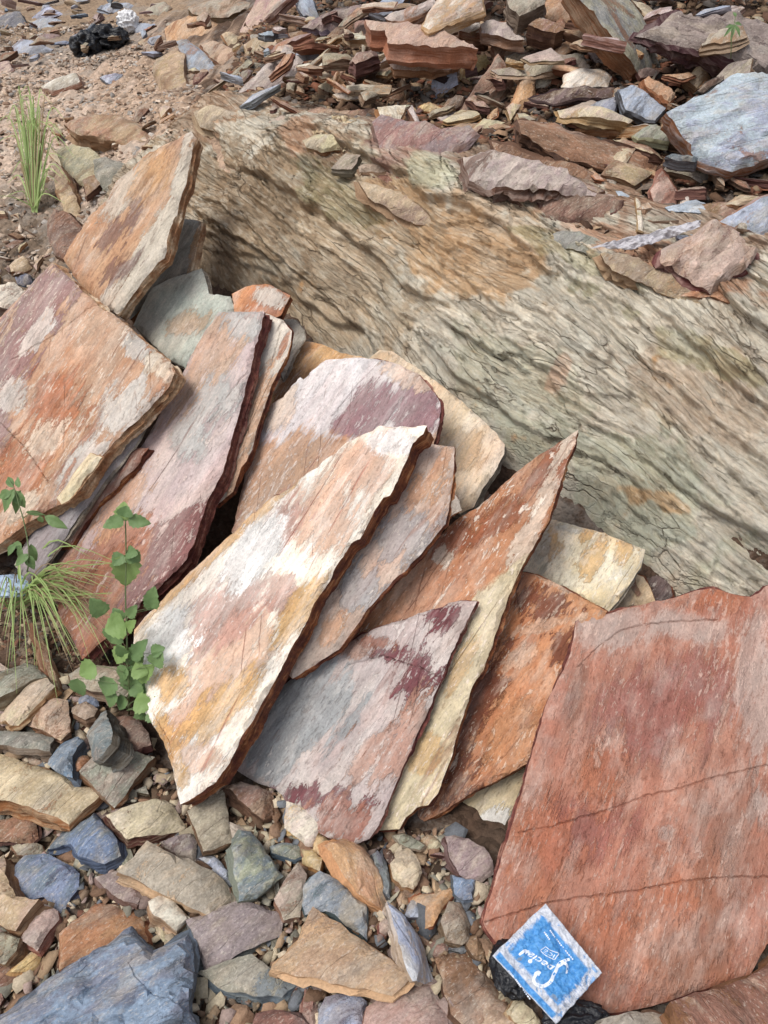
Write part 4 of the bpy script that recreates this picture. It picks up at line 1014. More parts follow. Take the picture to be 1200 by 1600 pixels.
b('gg', (0,-.25), .01, 'long flat grey-green chip lying under the lavender slab foot', [(614,1301),(628,1298),(642,1301),(664,1316),(656,1323),(640,1320),(624,1313)], lift=.03)
b('cr', (0,-.25), .014, 'cream chip under the cream slab foot', [(658,1306),(668,1299),(680,1301),(691,1312),(685,1322),(674,1325)], lift=.02)
b('gt', (.1,-.2), .04, 'low pale grey rock at the bottom edge right of the sachet', [(905,1600),(925,1590),(960,1583),(1010,1576),(1049,1570),(1062,1584),(1078,1602),(1070,1640),(905,1640)], lift=.01)
b('rb', (.1,-.2), .05, 'streaky brown splintered rock in the bottom right corner', [(1050,1562),(1085,1550),(1130,1538),(1170,1524),(1200,1478),(1290,1430),(1290,1680),(1100,1680),(1078,1610)], relief=.012, sdir=(-.75,-.9), lift=.0, edge=(120,84,54), facets=0)
b('bl', (0,-.3), .012, 'tiny blue stone on the wet-looking brown slab', [(703,1545),(712,1539),(722,1542),(723,1558),(712,1568),(705,1558)], lift=.025)
b('br', (.3,-.3), .02, 'small brown-grey stone left of the black bag and sachet', [(730,1464),(745,1457),(758,1470),(771,1486),(763,1503),(746,1495),(736,1480)], lift=.03)
b('cr', (.3,-.2), .02, 'pale cream bar of stone pressed against the lower left side of the sachet', [(797,1575),(806,1560),(818,1557),(834,1572),(848,1592),(850,1612),(826,1606),(806,1592)], lift=.04)
b('gt', (.1,-.25), .014, 'small bluish tile among the chips left of the red slab', [(683,1376),(694,1373),(702,1380),(698,1394),(684,1392)], lift=.02)
b('lb', (.2,-.3), .02, 'small light grey-blue stone with a flat top in the hollow', [(636,1424),(645,1402),(655,1401),(659,1420),(656,1430),(642,1430)], lift=.03)
b('pk', (.2,-.3), .02, 'small dusky pink stone below the dark ribbed sliver', [(594,1440),(604,1430),(616,1436),(618,1446),(606,1458),(596,1452)])
b('or', (0,-.3), .018, 'small amber chip beside the knobbly cream stone', [(618,1396),(626,1380),(638,1392),(634,1404),(624,1412)], lift=.02)

G2 = 'stones piled above the outcrop'
def t_(code, tilt, thick, label, pts, **k):
    k['lift'] = max(k.get('lift', 0) * 1.6, thick * 1.45); k.setdefault('name', 'rock'); k.setdefault('cat', 'rock')
    return stone(code, pts, tilt, thick, label, group=G2, **k)
t_('lp', (.35,-.9), .045, 'purple and white wedge-shaped block tilted towards the camera left of the pile', [(369,144),(405,104),(447,68),(462,78),(477,90),(470,106),(462,120),(432,150),(405,177),(388,166),(375,156)], edge=(112,58,42), facets=0, lift=.10)
t_('sl', (0,-.8), .05, 'dark blue-grey rounded stone left of the purple and white block', [(336,152),(344,140),(358,130),(372,128),(373,146),(367,168),(348,176),(338,166)], facets=3)
t_('gt', (.2,-.7), .05, 'grey stone streaked like wood above the dark rounded stone', [(350,122),(362,106),(380,96),(404,88),(430,81),(426,94),(402,110),(378,127),(355,130)], sdir=(.9,-.3), relief=.008)
t_('tn', (-.2,-.6), .04, 'tan wedge of stone at the left end of the pile', [(310,62),(330,58),(352,66),(372,76),(383,92),(366,100),(345,96),(326,84)])
t_('lb', (-.3,-.8), .06, 'pale blue and purple stone at the far left end of the pile', [(274,62),(290,58),(312,74),(326,90),(346,110),(352,118),(340,128),(310,124),(292,104),(280,82)], edge=(150,112,88))
t_('cr', (.0,-.7), .05, 'cream layered stone behind the purple and white block', [(378,58),(395,53),(420,51),(441,54),(444,68),(428,78),(400,80),(384,76)], rough=.008, edge=(150,126,96))
t_('cr', (0,-.6), .03, 'small pale block left of the cream layered stone', [(346,54),(358,49),(372,50),(380,60),(376,70),(356,68)])
t_('pk', (-.1,-1.6), .12, 'large smooth peach rock face at the top left of the pile', [(362,52),(372,34),(388,14),(400,-20),(470,-30),(520,-20),(492,6),(470,28),(446,42),(440,56),(400,52)], facets=1, edge=(150,110,84), lift=.06)
t_('or', (-.1,-1.1), .10, 'orange-brown rock ledge left of the smooth peach rock face', [(248,28),(265,20),(300,22),(345,26),(372,10),(388,14),(378,32),(360,48),(330,56),(290,56),(256,62)], rough=.01, lift=.05)
t_('gt', (0,-.5), .06, 'grey flat boulder behind the orange-brown ledge', [(292,8),(315,-2),(345,-6),(400,-12),(388,10),(360,22),(325,24),(300,18)], lift=.10)
t_('pu', (-.1,-.6), .06, 'purple layered stone at the top of the pile left of centre', [(470,36),(485,22),(500,10),(522,-6),(575,-8),(582,16),(555,22),(530,25),(520,44),(492,41)], rough=.01, lam=.004, lift=.08, edge=(90,78,90))
t_('br', (.1,-.9), .06, 'grey-brown rounded block under the purple layered stone', [(450,46),(462,38),(478,36),(505,44),(514,60),(510,76),(484,82),(458,70)], facets=3)
t_('br', (-.2,-.9), .05, 'dark brown upright block beside the long pink slab', [(510,54),(530,36),(552,28),(558,58),(545,70),(530,82),(510,97)], facets=2, lift=.04)
t_('rb', (-.1,-.9), .05, 'red-brown angular block in the hollow left of centre of the pile', [(459,126),(462,108),(468,96),(490,87),(516,90),(522,108),(502,130),(480,132)], facets=3, lift=.03)
t_('br', (0,-.6), .05, 'long dark brown block under the red-brown angular block', [(533,107),(542,98),(575,93),(602,92),(616,98),(621,114),(602,124),(570,126),(546,122)], lift=.05)
t_('cr', (0,-.7), .035, 'cream layered bar of stone below the long dark brown block', [(496,126),(512,120),(532,118),(550,124),(556,138),(540,142),(515,141),(500,136)], rough=.008)
t_('wh', (0,-.35), .015, 'thin white flat stone in front of the dark hollow', [(520,144),(535,140),(558,139),(576,143),(565,149),(542,151),(528,150)], lift=.03)
t_('pk', (-.02,-.36), .075, 'long pink and cream slab with a thick layered front in the pile', [(570,25),(600,28),(640,32),(690,44),(735,60),(748,70),(715,70),(680,69),(640,65),(605,61),(601,42),(578,41)], edge=(158,104,78), lift=.16, facets=0)
t_('pk', (-.1,-.8), .05, 'small pink block under the left end of the long pink slab', [(554,26),(568,24),(575,42),(578,52),(562,62),(553,46)], lift=.03)
t_('br', (0,-.9), .04, 'small pinkish block below the long pink slab', [(560,52),(572,48),(586,52),(592,64),(584,78),(568,72)], lift=.05)
t_('wh', (-.1,-.40), .045, 'cream-white slab lying high on the pile at the top', [(660,34),(666,20),(674,10),(684,-12),(750,-14),(756,8),(730,18),(700,29),(670,40)], edge=(176,140,100), facets=0, lift=.17)
t_('lp', (-.1,-.42), .045, 'grey and tan slab left of the cream-white slab', [(600,22),(612,14),(640,8),(676,-4),(684,2),(664,14),(632,27),(612,28)], edge=(150,108,80), facets=0, lift=.13)
t_('lb', (0,-.6), .05, 'pale bluish block at the top edge of the pile', [(578,10),(588,0),(600,-10),(640,-12),(622,10),(600,16)], lift=.10)
t_('wh', (.0,-1.7), .018, 'white triangular chip standing on edge in the middle of the pile', [(668,83),(680,66),(693,50),(706,64),(720,79),(700,83),(676,84)], facets=0, lift=.05, rough=.003, relief=.001, edge=(196,180,170))
t_('pk', (0,-.5), .045, 'notched pinkish slab with a tan front under the white triangle', [(608,96),(626,90),(645,84),(680,85),(722,79),(722,90),(690,100),(676,104),(645,106),(616,104)], edge=(150,108,76), lift=.10)
t_('lb', (-.1,-1.6), .045, 'blue and white box-shaped block with a tan lower side', [(672,152),(674,128),(681,106),(714,97),(717,114),(716,131),(698,142),(678,154)], facets=0, edge=(170,128,92), lift=.07, rough=.004)
t_('yl', (0,-1.5), .05, 'yellow-grey block right of the blue and white box', [(718,122),(720,100),(729,82),(760,81),(766,95),(752,112),(742,128),(728,130)], lift=.04, rough=.004)
t_('rb', (.2,-1.6), .022, 'red-brown triangular slab leaning like a tent right of the blue and white box', [(781,81),(790,92),(802,112),(806,126),(798,142),(778,160),(756,178),(712,184),(722,168),(738,146),(760,114)], lift=.06, edge=(170,140,124), relief=.008)
t_('or', (.3,-1.4), .035, 'tan horn-shaped stone curving up right of the red-brown tent slab', [(824,104),(834,110),(839,120),(838,142),(830,164),(812,179),(794,170),(806,152),(815,128)], lift=.05, edge=(176,132,98))
t_('wh', (.05,-.75), .05, 'bright white block on the right side of the pile', [(884,104),(900,99),(945,96),(961,107),(956,122),(952,131),(915,131),(884,133),(880,120)], edge=(206,190,170), lift=.06)
t_('wh', (.1,-.9), .03, 'small white square stone left of the bright white block', [(812,106),(830,98),(848,93),(856,108),(842,114),(820,121)], lift=.05)
t_('wh', (0,-.8), .03, 'small pink-white stone behind the tan horn', [(838,116),(852,110),(860,111),(866,123),(852,131),(839,131)], lift=.03)
t_('db', (.1,-.7), .03, 'dark maroon plank of stone in front of the bright white block', [(832,144),(850,136),(872,131),(930,130),(964,126),(977,138),(966,146),(920,151),(868,153),(845,150)], lift=.06, rough=.008)
t_('lb', (.1,-.7), .04, 'pale blue slab with a dark front left of the big blue slab', [(967,136),(978,130),(992,130),(1006,139),(1030,151),(1045,161),(1034,175),(1026,184),(1000,176),(980,168)], edge=(70,68,70), facets=0, lift=.06)
t_('cr', (.05,-.55), .05, 'long cream block with a layered tan front on the right of the pile', [(876,154),(895,151),(930,155),(962,161),(980,168),(994,178),(985,186),(950,181),(910,172),(880,165)], edge=(160,128,88), lift=.07)
t_('gg', (.1,-.6), .04, 'pale green block between the long cream block and the big blue slab', [(996,198),(1005,190),(1016,186),(1035,196),(1053,206),(1049,216),(1026,212),(1002,208)], edge=(150,146,116), lift=.06)
t_('lb', (.0,-.85), .07, 'big blue-grey slab at the right edge high on the pile', [(1043,172),(1048,162),(1054,155),(1079,136),(1100,133),(1120,131),(1148,109),(1200,106),(1300,106),(1330,200),(1200,236),(1176,250),(1152,257),(1128,250),(1096,237),(1084,214),(1072,206),(1056,203),(1050,186)], edge=(130,86,56), facets=0, lift=.16, relief=.008, lam=.004, sdir=(.95,-.2))
t_('br', (.08,-.95), .06, 'long brown ledge slab running under the big blue slab', [(800,188),(812,176),(840,174),(872,180),(910,192),(950,205),(1000,228),(1050,240),(1120,266),(1172,286),(1166,300),(1150,311),(1100,306),(1040,287),(1000,276),(960,266),(920,254),(880,241),(845,224),(815,208)], rough=.01, relief=.009, lift=.04, sdir=(.9,.35), rings=6)
t_('lp', (.02,-.62), .085, 'thick pale purple slab with a dark brown layered front above the outcrop', [(724,236),(745,229),(772,228),(800,232),(840,240),(880,252),(905,262),(930,274),(946,286),(925,290),(890,291),(850,287),(800,284),(760,284),(735,272)], edge=(96,66,52), rough=.012, relief=.006, lift=.10, rings=7, lam=.004)
t_('rb', (.1,-.9), .06, 'dark brown layered block under the thick pale purple slab', [(845,296),(880,292),(920,292),(950,296),(975,310),(983,328),(972,344),(940,347),(895,344),(850,330)], lift=.05, rings=6)
t_('pk', (.2,-1.5), .03, 'pink leaf-shaped stone standing on its end below the long ledge', [(1019,296),(1024,282),(1031,270),(1041,261),(1050,270),(1060,284),(1072,302),(1064,322),(1050,345),(1034,330),(1022,314)], facets=2, lift=.05)
t_('wh', (.3,-1), .02, 'small white chip right of the pink leaf-shaped stone', [(1069,299),(1078,296),(1087,297),(1085,312),(1076,326),(1066,322)], lift=.04)
t_('pk', (.0,-.75), .07, 'large peach and plum layered block with a maroon left side at the right edge', [(1028,386),(1042,374),(1062,364),(1090,352),(1115,341),(1150,345),(1190,362),(1200,372),(1186,396),(1152,420),(1122,444),(1100,440),(1086,416),(1066,404),(1040,398)], edge=(96,48,46), rough=.010, relief=.012, lam=.005, lift=.10, rings=6)
t_('lb', (.1,-.6), .05, 'pale blue and pink flat stone at the right edge above the peach block', [(1134,332),(1150,320),(1166,310),(1200,300),(1280,298),(1280,350),(1200,358),(1172,350),(1150,342)], lift=.06, edge=(150,110,84))
t_('gg', (.55,-.95), .07, 'big grey and brown beam of stone lying slantwise at the top right', [(900,-24),(913,0),(934,28),(960,63),(982,86),(1003,106),(1028,112),(1050,114),(1056,103),(1046,84),(1030,64),(1010,32),(988,-4),(978,-24)], edge=(120,78,50), rough=.006, lift=.13, sdir=(.6,.8), facets=2)
t_('pu', (.15,-.95), .10, 'massive purple layered log of stone in the top right corner', [(1010,26),(1030,14),(1060,4),(1110,10),(1160,20),(1200,30),(1320,44),(1320,130),(1200,108),(1170,98),(1147,88),(1120,72),(1090,58),(1057,46),(1030,42)], edge=(70,40,44), rough=.012, relief=.014, lam=.005, lift=.14, sdir=(.95,.35), rings=6)
t_('pu', (-.2,-1.5), .03, 'grey-purple triangular slab standing beside the slanting beam', [(917,72),(919,58),(923,46),(933,32),(946,48),(960,64),(973,82),(966,92),(957,102),(944,100),(930,95)], facets=0, lift=.06)
t_('br', (.1,-.8), .035, 'dark grey brick of stone slanting up to the beam', [(867,76),(876,67),(888,59),(912,42),(932,27),(940,38),(928,54),(915,67),(896,76),(878,86)], edge=(72,56,48), lift=.05, facets=0)
t_('br', (.0,-.5), .07, 'brown cube-like block in a dark gap right of centre', [(826,34),(833,28),(842,24),(858,27),(872,32),(884,43),(870,47),(850,42),(836,39)], edge=(74,48,38), lift=.10, facets=0)
t_('gt', (.0,-.5), .06, 'grey flat-topped block at the top edge right of the cream-white slab', [(796,8),(792,-6),(800,-16),(856,-16),(852,2),(832,12),(812,21),(802,14)], edge=(84,68,56), lift=.14, facets=0)
t_('ru', (.0,-.9), .07, 'rounded brown stone at the top edge beside the slanting beam', [(844,16),(850,4),(858,-14),(912,-14),(920,4),(927,19),(905,26),(880,28),(856,26)], lift=.10, facets=3)
t_('wh', (-.05,-.45), .04, 'white block with a brown front in a pair right of the cream-white slab', [(717,42),(718,32),(724,25),(738,28),(752,32),(751,47),(735,46)], edge=(126,84,58), lift=.10, facets=0)
t_('lp', (.0,-.45), .045, 'grey-pink block touching the white block of the pair', [(753,46),(752,32),(765,26),(785,30),(800,33),(812,44),(820,58),(800,58),(775,52)], edge=(136,100,76), lift=.10, facets=0)
t_('gt', (0,-.45), .04, 'long pale slab half buried behind the white square stone', [(768,94),(800,88),(850,84),(885,78),(916,74),(926,92),(900,98),(862,104),(820,104),(780,102)], edge=(150,124,100), lift=.05)
t_('tn', (0,-.6), .03, 'thin tan brick under the grey-pink block', [(768,70),(778,62),(790,60),(812,66),(831,73),(826,81),(800,80),(775,82)], lift=.05)
t_('gt', (0,-.6), .02, 'thin grey brick below the thin tan brick', [(789,81),(805,78),(831,79),(832,88),(810,89),(791,90)], lift=.04)
t_('or', (.25,-.7), .035, 'bright orange-brown brick right of the bright white block', [(1009,120),(1016,115),(1030,122),(1044,130),(1054,139),(1060,148),(1048,157),(1030,144),(1013,130)], lift=.06, facets=0)
t_('tn', (.1,-1.1), .05, 'pale tan cube in front of the dark gap under the purple log', [(1076,120),(1084,106),(1094,96),(1106,102),(1116,112),(1113,124),(1093,134),(1080,127)], lift=.05)
t_('db', (.1,-.6), .02, 'thin dark brown splinter resting on the big blue slab', [(1092,136),(1102,126),(1118,118),(1133,114),(1134,119),(1118,128),(1102,138)], lift=.14)
t_('rb', (.1,-.8), .03, 'small brown flake under the lower end of the slanting beam', [(998,106),(1008,100),(1022,98),(1036,101),(1030,112),(1016,114),(1004,116)], lift=.04)
t_('db', (.1,-.9), .06, 'dark block in the gap under the purple log', [(1066,80),(1085,76),(1110,78),(1134,80),(1147,89),(1142,102),(1137,111),(1108,108),(1082,97)], lift=.04, facets=1)
t_('rb', (0,-.9), .05, 'red-brown layered block low in the hollow left of centre', [(479,166),(495,162),(515,164),(548,172),(568,166),(586,166),(584,178),(572,184),(543,193),(510,192),(484,192)], rough=.010, lift=.05, rings=6)
t_('br', (0,-1.1), .05, 'mauve-brown block below the notched pinkish slab', [(597,134),(615,134),(641,140),(636,152),(630,162),(610,158),(595,152)], lift=.05)
t_('gt', (-.1,-.55), .035, 'grey flat tile lying on the brow of the outcrop', [(516,258),(526,246),(540,234),(552,234),(563,238),(556,252),(548,260),(530,259)], facets=0, edge=(110,104,90), lift=.05)
t_('gt', (.0,-.9), .03, 'grey-brown bar of stone beside the grey flat tile', [(559,256),(575,250),(598,246),(620,240),(641,235),(643,248),(622,256),(600,263),(576,266),(562,265)], facets=1, lift=.05)
t_('rb', (.1,-.9), .03, 'maroon sliver below the grey-brown bar on the brow', [(586,268),(605,267),(633,270),(648,276),(658,284),(650,296),(632,290),(610,283)], lift=.04)
t_('yl', (0,-.7), .02, 'small cream-yellow stone under the blue and white box', [(655,161),(662,157),(676,158),(690,163),(688,171),(672,171),(659,169)], lift=.04)
t_('lp', (0,-.5), .012, 'small lilac flake by the foot of the red-brown tent slab', [(684,180),(696,174),(712,170),(716,182),(704,186),(690,184)], lift=.03)
t_('br', (0,-.9), .04, 'small brown block between the blue and white box and the tent slab', [(693,164),(700,152),(712,148),(726,150),(722,162),(708,170),(696,170)], lift=.04)
t_('sl', (-.1,-.5), .04, 'small dark stone on the maroon ledge by the big blue slab', [(1041,240),(1052,234),(1072,238),(1092,244),(1088,250),(1062,248)], lift=.08)

# ledges and layered pieces on the brow, between the outcrop and the pile
t_('pu', (.25,-1.0), .10, 'smooth mauve-brown boulder set into the brow of the outcrop', [(586,172),(600,162),(620,166),(645,180),(690,198),(735,192),(752,210),(728,236),(724,276),(700,290),(672,272),(640,240),(604,238),(590,210)], facets=3, edge=(120,92,80), lift=.03)
t_('tn', (.1,-1.0), .06, 'tan ledge of layered rock under the grey-brown bar on the brow', [(560,280),(590,284),(640,298),(690,320),(700,338),(684,352),(650,346),(610,322),(575,304)], edge=(150,120,92), rings=6, rough=.01, lift=.02)
t_('br', (.1,-.9), .05, 'upper strip of brown layered rock under the long brown ledge slab', [(772,206),(800,212),(850,232),(905,254),(960,280),(1020,304),(1032,330),(1000,322),(950,304),(880,276),(820,250),(780,226)], edge=(104,76,60), rings=6, rough=.012, lift=.02)
t_('tn', (.1,-.8), .05, 'pale tan layered strip along the top of the outcrop at the right', [(940,392),(985,392),(1040,420),(1100,446),(1160,464),(1230,488),(1230,520),(1160,500),(1090,476),(1020,446),(960,418)], edge=(150,120,92), rings=6, rough=.012, lift=.015)
t_('ru', (.05,-.8), .05, 'orange-brown layered strip below the peach block', [(1060,440),(1110,452),(1150,448),(1230,466),(1230,486),(1180,474),(1120,464),(1070,456)], edge=(120,84,62), rings=6, rough=.01, lift=.03)
t_('gg', (.1,-.8), .04, 'grey-green layered plate on the brow below the thick purple slab', [(850,362),(880,352),(930,366),(965,384),(955,398),(915,392),(872,378)], edge=(130,120,96), rings=5, rough=.008, lift=.02)
t_('br', (.1,-.9), .05, 'broken brown plate left of the thick purple slab', [(655,195),(690,200),(730,222),(742,262),(720,268),(690,240),(662,220)], edge=(110,84,66), rings=5, rough=.01, lift=.03)
t_('tn', (.0,-.8), .04, 'pinkish layered plate in front of the red-brown tent slab', [(700,188),(750,186),(800,190),(830,206),(800,216),(750,208),(712,200)], edge=(140,108,84), rings=5, rough=.01, lift=.03)
t_('br', (.1,-1.0), .05, 'low brown rock below the right end of the long ledge slab', [(1090,316),(1130,312),(1170,318),(1168,336),(1130,342),(1100,336)], rings=5, lift=.03)
t_('pk', (.2,-.9), .05, 'pinkish chunk in front of the purple and white block', [(420,186),(440,176),(470,180),(478,196),(450,206),(426,200)], lift=.03)
t_('cr', (-.1,-.8), .05, 'cream layered chunk at the brow left of the grey flat tile', [(470,212),(495,202),(525,206),(532,224),(505,234),(478,228)], lift=.02, rings=6, rough=.008)

t_('cr', (-.1,-.9), .08, 'pale layered rock behind the tall rust slab at the upper left', [(86,232),(112,222),(146,234),(180,262),(176,290),(150,300),(120,284),(96,258)], rings=6, rough=.012, lift=.02, edge=(150,130,104))
t_('gg', (0,-1.1), .06, 'pale greenish block just left of the tall rust slab', [(142,246),(160,238),(184,246),(204,262),(190,284),(168,300),(150,284)], rings=6, lift=.06, edge=(160,156,136))
t_('tn', (.1,-.7), .08, 'long tan layered ledge above the tip of the tall rust slab', [(98,190),(140,174),(190,178),(240,196),(292,206),(270,224),(220,226),(170,214),(120,208)], rings=6, rough=.012, lift=.03, edge=(146,116,90))
t_('br', (-.2,-1.0), .08, 'brown block above the top corner of the square slab', [(68,338),(84,326),(104,330),(126,352),(120,384),(98,404),(76,392),(66,362)], rings=6, rough=.01, lift=.02)
t_('tn', (-.1,-1.0), .07, 'steep tan layered rock beside the tall grass tuft', [(78,244),(92,256),(112,300),(132,344),(118,356),(98,330),(84,290)], rings=6, rough=.01, lift=.03)
t_('tn', (-.5,-1.2), .12, 'smooth tan rock face at the left foot of the pile', [(236,84),(256,62),(274,68),(282,110),(300,150),(286,182),(262,176),(244,140),(232,112)], facets=3, lift=.04, edge=(140,112,90))
t_('cr', (0,-.8), .06, 'crumbly pale rock under the dark blue-grey rounded stone', [(300,168),(330,160),(372,172),(398,186),(380,202),(340,200),(310,190)], rings=6, rough=.012, lift=.02, edge=(150,126,100))
G3 = 'stones on the earth path at the upper left'
def l_(code, tilt, thick, label, pts, **k):
    k.setdefault('name', 'rock'); k.setdefault('cat', 'rock')
    return stone(code, pts, tilt, thick, label, group=G3, **k)
l_('lb', (-.1,-.7), .10, 'blue-topped brown block on the path at the far left', [(14,70),(22,62),(32,57),(55,62),(78,67),(74,76),(56,80),(40,88),(24,86)], edge=(120,82,62), lift=.10)
l_('bl', (.1,-.8), .08, 'long slate-blue stone behind the black plastic bag', [(95,66),(118,50),(143,38),(165,34),(181,35),(188,52),(160,57),(130,63),(102,72)], lift=.05)
l_('wh', (-.3,-.5), .08, 'pink-white stone with a brown side alone on the path', [(60,130),(78,121),(96,114),(116,109),(120,120),(98,130),(78,138),(66,136)], edge=(138,96,76), lift=.09)
l_('lb', (0,-.5), .03, 'small bluish stone on the path right of the pink-white one', [(154,117),(164,111),(178,110),(191,113),(186,122),(168,125)], lift=.03)
l_('sl', (0,-.6), .08, 'dark slate block in the top left corner', [(-20,44),(-10,24),(10,17),(30,15),(39,32),(30,42),(10,46)], lift=.08)
l_('lb', (0,-.5), .06, 'flat light blue slate at the back of the path', [(44,36),(58,28),(76,25),(106,28),(111,38),(90,42),(62,43)], lift=.06)
l_('lb', (0,-.5), .06, 'flat slate slab farthest back at the top edge of the path', [(42,18),(58,10),(78,8),(98,20),(82,26),(56,26)], lift=.06)
l_('lb', (0,-.45), .05, 'thin blue slate at the top edge near the plastic scrap', [(150,10),(170,2),(200,-2),(212,6),(196,14),(170,16)], lift=.04)
l_('gt', (0,-.5), .06, 'olive-grey stone at the top edge left of the smooth grey boulder', [(222,10),(236,2),(256,0),(268,10),(256,18),(236,20)], lift=.05)
l_('lb', (0,-.5), .05, 'grey-blue block behind the plastic scrap', [(208,40),(216,33),(240,31),(250,38),(249,48),(222,51)], lift=.05)
l_('tn', (0,-.5), .05, 'tan block in front of the grey-blue block on the path', [(214,62),(228,54),(248,50),(256,58),(240,65),(222,68)], lift=.03)
l_('wh', (-.2,-.4), .08, 'rounded pink-white stone at the left edge above the square slab', [(-20,446),(0,440),(20,438),(36,446),(30,460),(10,474),(-20,478)], edge=(128,98,84), lift=.06)
l_('cr', (0,-.4), .03, 'small cream stone above the rounded pink-white stone', [(6,408),(20,400),(38,399),(47,412),(34,420),(14,420)], lift=.03)
l_('bl', (0,-.4), .03, 'small blue stone beside the top corner of the square slab', [(20,428),(30,422),(46,426),(48,436),(34,440),(24,438)], lift=.02)
l_('pk', (-.2,-.6), .07, 'reddish stone at the far left edge of the path', [(-20,104),(-6,92),(12,92),(18,104),(8,112),(-14,116)], lift=.04)
l_('pu', (.1,-.6), .07, 'purple-brown stone among the slates at the back of the path', [(58,52),(74,46),(92,50),(90,62),(74,66),(60,62)], lift=.04)

# ---------------- small stones that nothing tells apart: copies of a few broken shapes
protos = []
for k in range(12):
    rng = np.random.default_rng(900 + k)
    m = rng.integers(4, 6); an = np.sort(rng.uniform(0, 2 * math.pi, m) * .35 + np.arange(m) / m * 2 * math.pi)
    r = rng.uniform(.55, 1.25, m); el = rng.uniform(.32, .68)
    poly = np.column_stack([np.cos(an) * r, np.sin(an) * r * el]) * .05
    me, V = plate_mesh('stone', poly, rng.uniform(.016, .034), .009, .002, .003, .0008, .0016, 3, 900 + k, int(rng.integers(1, 4)))
    me.materials.append(STONE); me.materials.append(STONE_EDGE)
    protos.append(me)
plates = []
for k in range(10):
    rng = np.random.default_rng(700 + k)
    m = rng.integers(4, 7); an = np.sort(rng.uniform(0, 2 * math.pi, m) * .35 + np.arange(m) / m * 2 * math.pi)
    r = rng.uniform(.65, 1.2, m); el = rng.uniform(.4, .7)
    me, V = plate_mesh('rock', np.column_stack([np.cos(an) * r, np.sin(an) * r * el]) * .09, rng.uniform(.022, .045), .012, .005, .005, .0015, .0022, 5, 700 + k, int(rng.integers(0, 3)))
    me.materials.append(STONE); me.materials.append(STONE_EDGE); plates.append(me)
PLACED = []
NAMED = [(pix(np.array(o.matrix_world.translation)[None])[0], o['label']) for o in COL.objects if o.get('category') in ('stone', 'rock', 'stone slab')]
USED = {}
def heading(l):
    w = l.split()
    for i in range(3, len(w)):
        if w[i] in ('at', 'below', 'above', 'behind', 'under', 'beside', 'right', 'left', 'in', 'caught', 'between', 'lying', 'standing', 'filling', 'leaning', 'on', 'near', 'running', 'tucked', 'by', 'touching', 'farthest', 'high', 'low', 'just', 'alone', 'resting', 'pressed', 'half', 'wedged', 'sticking', 'partly', 'showing', 'among'): return ' '.join(w[:i])
    return ' '.join(w[:9])
HEADS = {}
for _q, l in NAMED: HEADS.setdefault(heading(l), []).append(l)
def place_words(q):
    d = [(np.hypot(*(q - c)), c, l) for c, l in NAMED if len(HEADS[heading(l)]) == 1]
    out = []
    for dd, c, l in sorted(d, key=lambda e: e[0])[:6]:
        dx, dy = q - c
        side = ('right of' if dx > 0 else 'left of') if abs(dx) > abs(dy) else ('in front of' if dy > 0 else 'behind')
        h_ = heading(l); h_ = h_[2:] if h_.startswith('a ') else h_
        out.append('%s the %s' % (side, h_))
    return out
def scatter_stones(n, area, codes, smin, smax, label, group, seed, lift=0.0, tiltamp=.35, bury=.3, kit=None, nm='stone_chip', noun='chip'):
    kit = kit or protos
    rng = np.random.default_rng(seed); ar = np.asarray(area, float); mn, mx = ar.min(0), ar.max(0)
    done = 0; tries = 0
    words = {'cr': 'cream', 'gg': 'grey-green', 'bl': 'blue-grey', 'pu': 'purplish', 'pk': 'pinkish', 'ru': 'rust-coloured', 'tn': 'tan', 'br': 'brown', 'gt': 'grey-tan', 'db': 'dark brown', 'sl': 'slate-grey', 'or': 'orange-brown', 'wh': 'whitish', 'rb': 'red-brown', 'yl': 'yellowish', 'lb': 'pale blue', 'bg': 'greenish grey', 'lp': 'pinkish grey', 'wb': 'pale blue-white'}
    while done < n and tries < n * 30:
        tries += 1
        q = rng.uniform(mn, mx)
        if not inside(q[None], ar)[0]: continue
        P = hit(*q); k = (smin + (smax - smin) * rng.random() ** 1.8)
        if any(np.linalg.norm(P - p) < .5 * (k + kk) * .05 * 1.1 for p, kk in PLACED[-400:]): continue
        PLACED.append((P, k))
        nn = land_n(P[0], P[1]) * .5 + np.array([rng.normal(0, tiltamp), rng.normal(-.15, tiltamp), 1.0]); nn /= np.linalg.norm(nn)
        a = rng.uniform(0, 6.28); x = np.array([math.cos(a), math.sin(a), 0]); x -= nn * (x @ nn); x /= np.linalg.norm(x); y = np.cross(nn, x)
        sc = np.array([k, k * rng.uniform(.75, 1.15), k * rng.uniform(.6, 1.2)])
        code = codes[rng.integers(len(codes))]
        o = bpy.data.objects.new(nm, kit[rng.integers(len(kit))]); COL.objects.link(o)
        P = P + np.array([0, 0, .026 * sc[2] * (1 - bury) + lift * rng.random()])
        o.matrix_world = Matrix(((x[0]*sc[0], y[0]*sc[1], nn[0]*sc[2], P[0]), (x[1]*sc[0], y[1]*sc[1], nn[1]*sc[2], P[1]), (x[2]*sc[0], y[2]*sc[1], nn[2]*sc[2], P[2]), (0, 0, 0, 1)))
        tones(o, code, int(rng.integers(1e6)))
        size = ('flat' if k < 1 else 'larger flat') if nm == 'rock' else ('tiny' if k < .5 else ('small' if k < .9 else 'fist-sized'))
        lab = None
        for w in place_words(q):
            cand = '%s %s %s %s' % (size, words[code], noun, w)
            if len(cand.split()) <= 16 and cand not in USED: lab = cand; break
        if lab is None: lab = '%s %s %s' % (size, words[code], label)
        USED[lab] = 1
        tag(o, lab, nm.replace('_', ' '), group); done += 1
LOW = [(-20,1040),(120,1060),(240,1180),(300,1260),(420,1230),(560,1310),(640,1290),(720,1300),(770,1380),(770,1480),(830,1640),(-20,1640)]
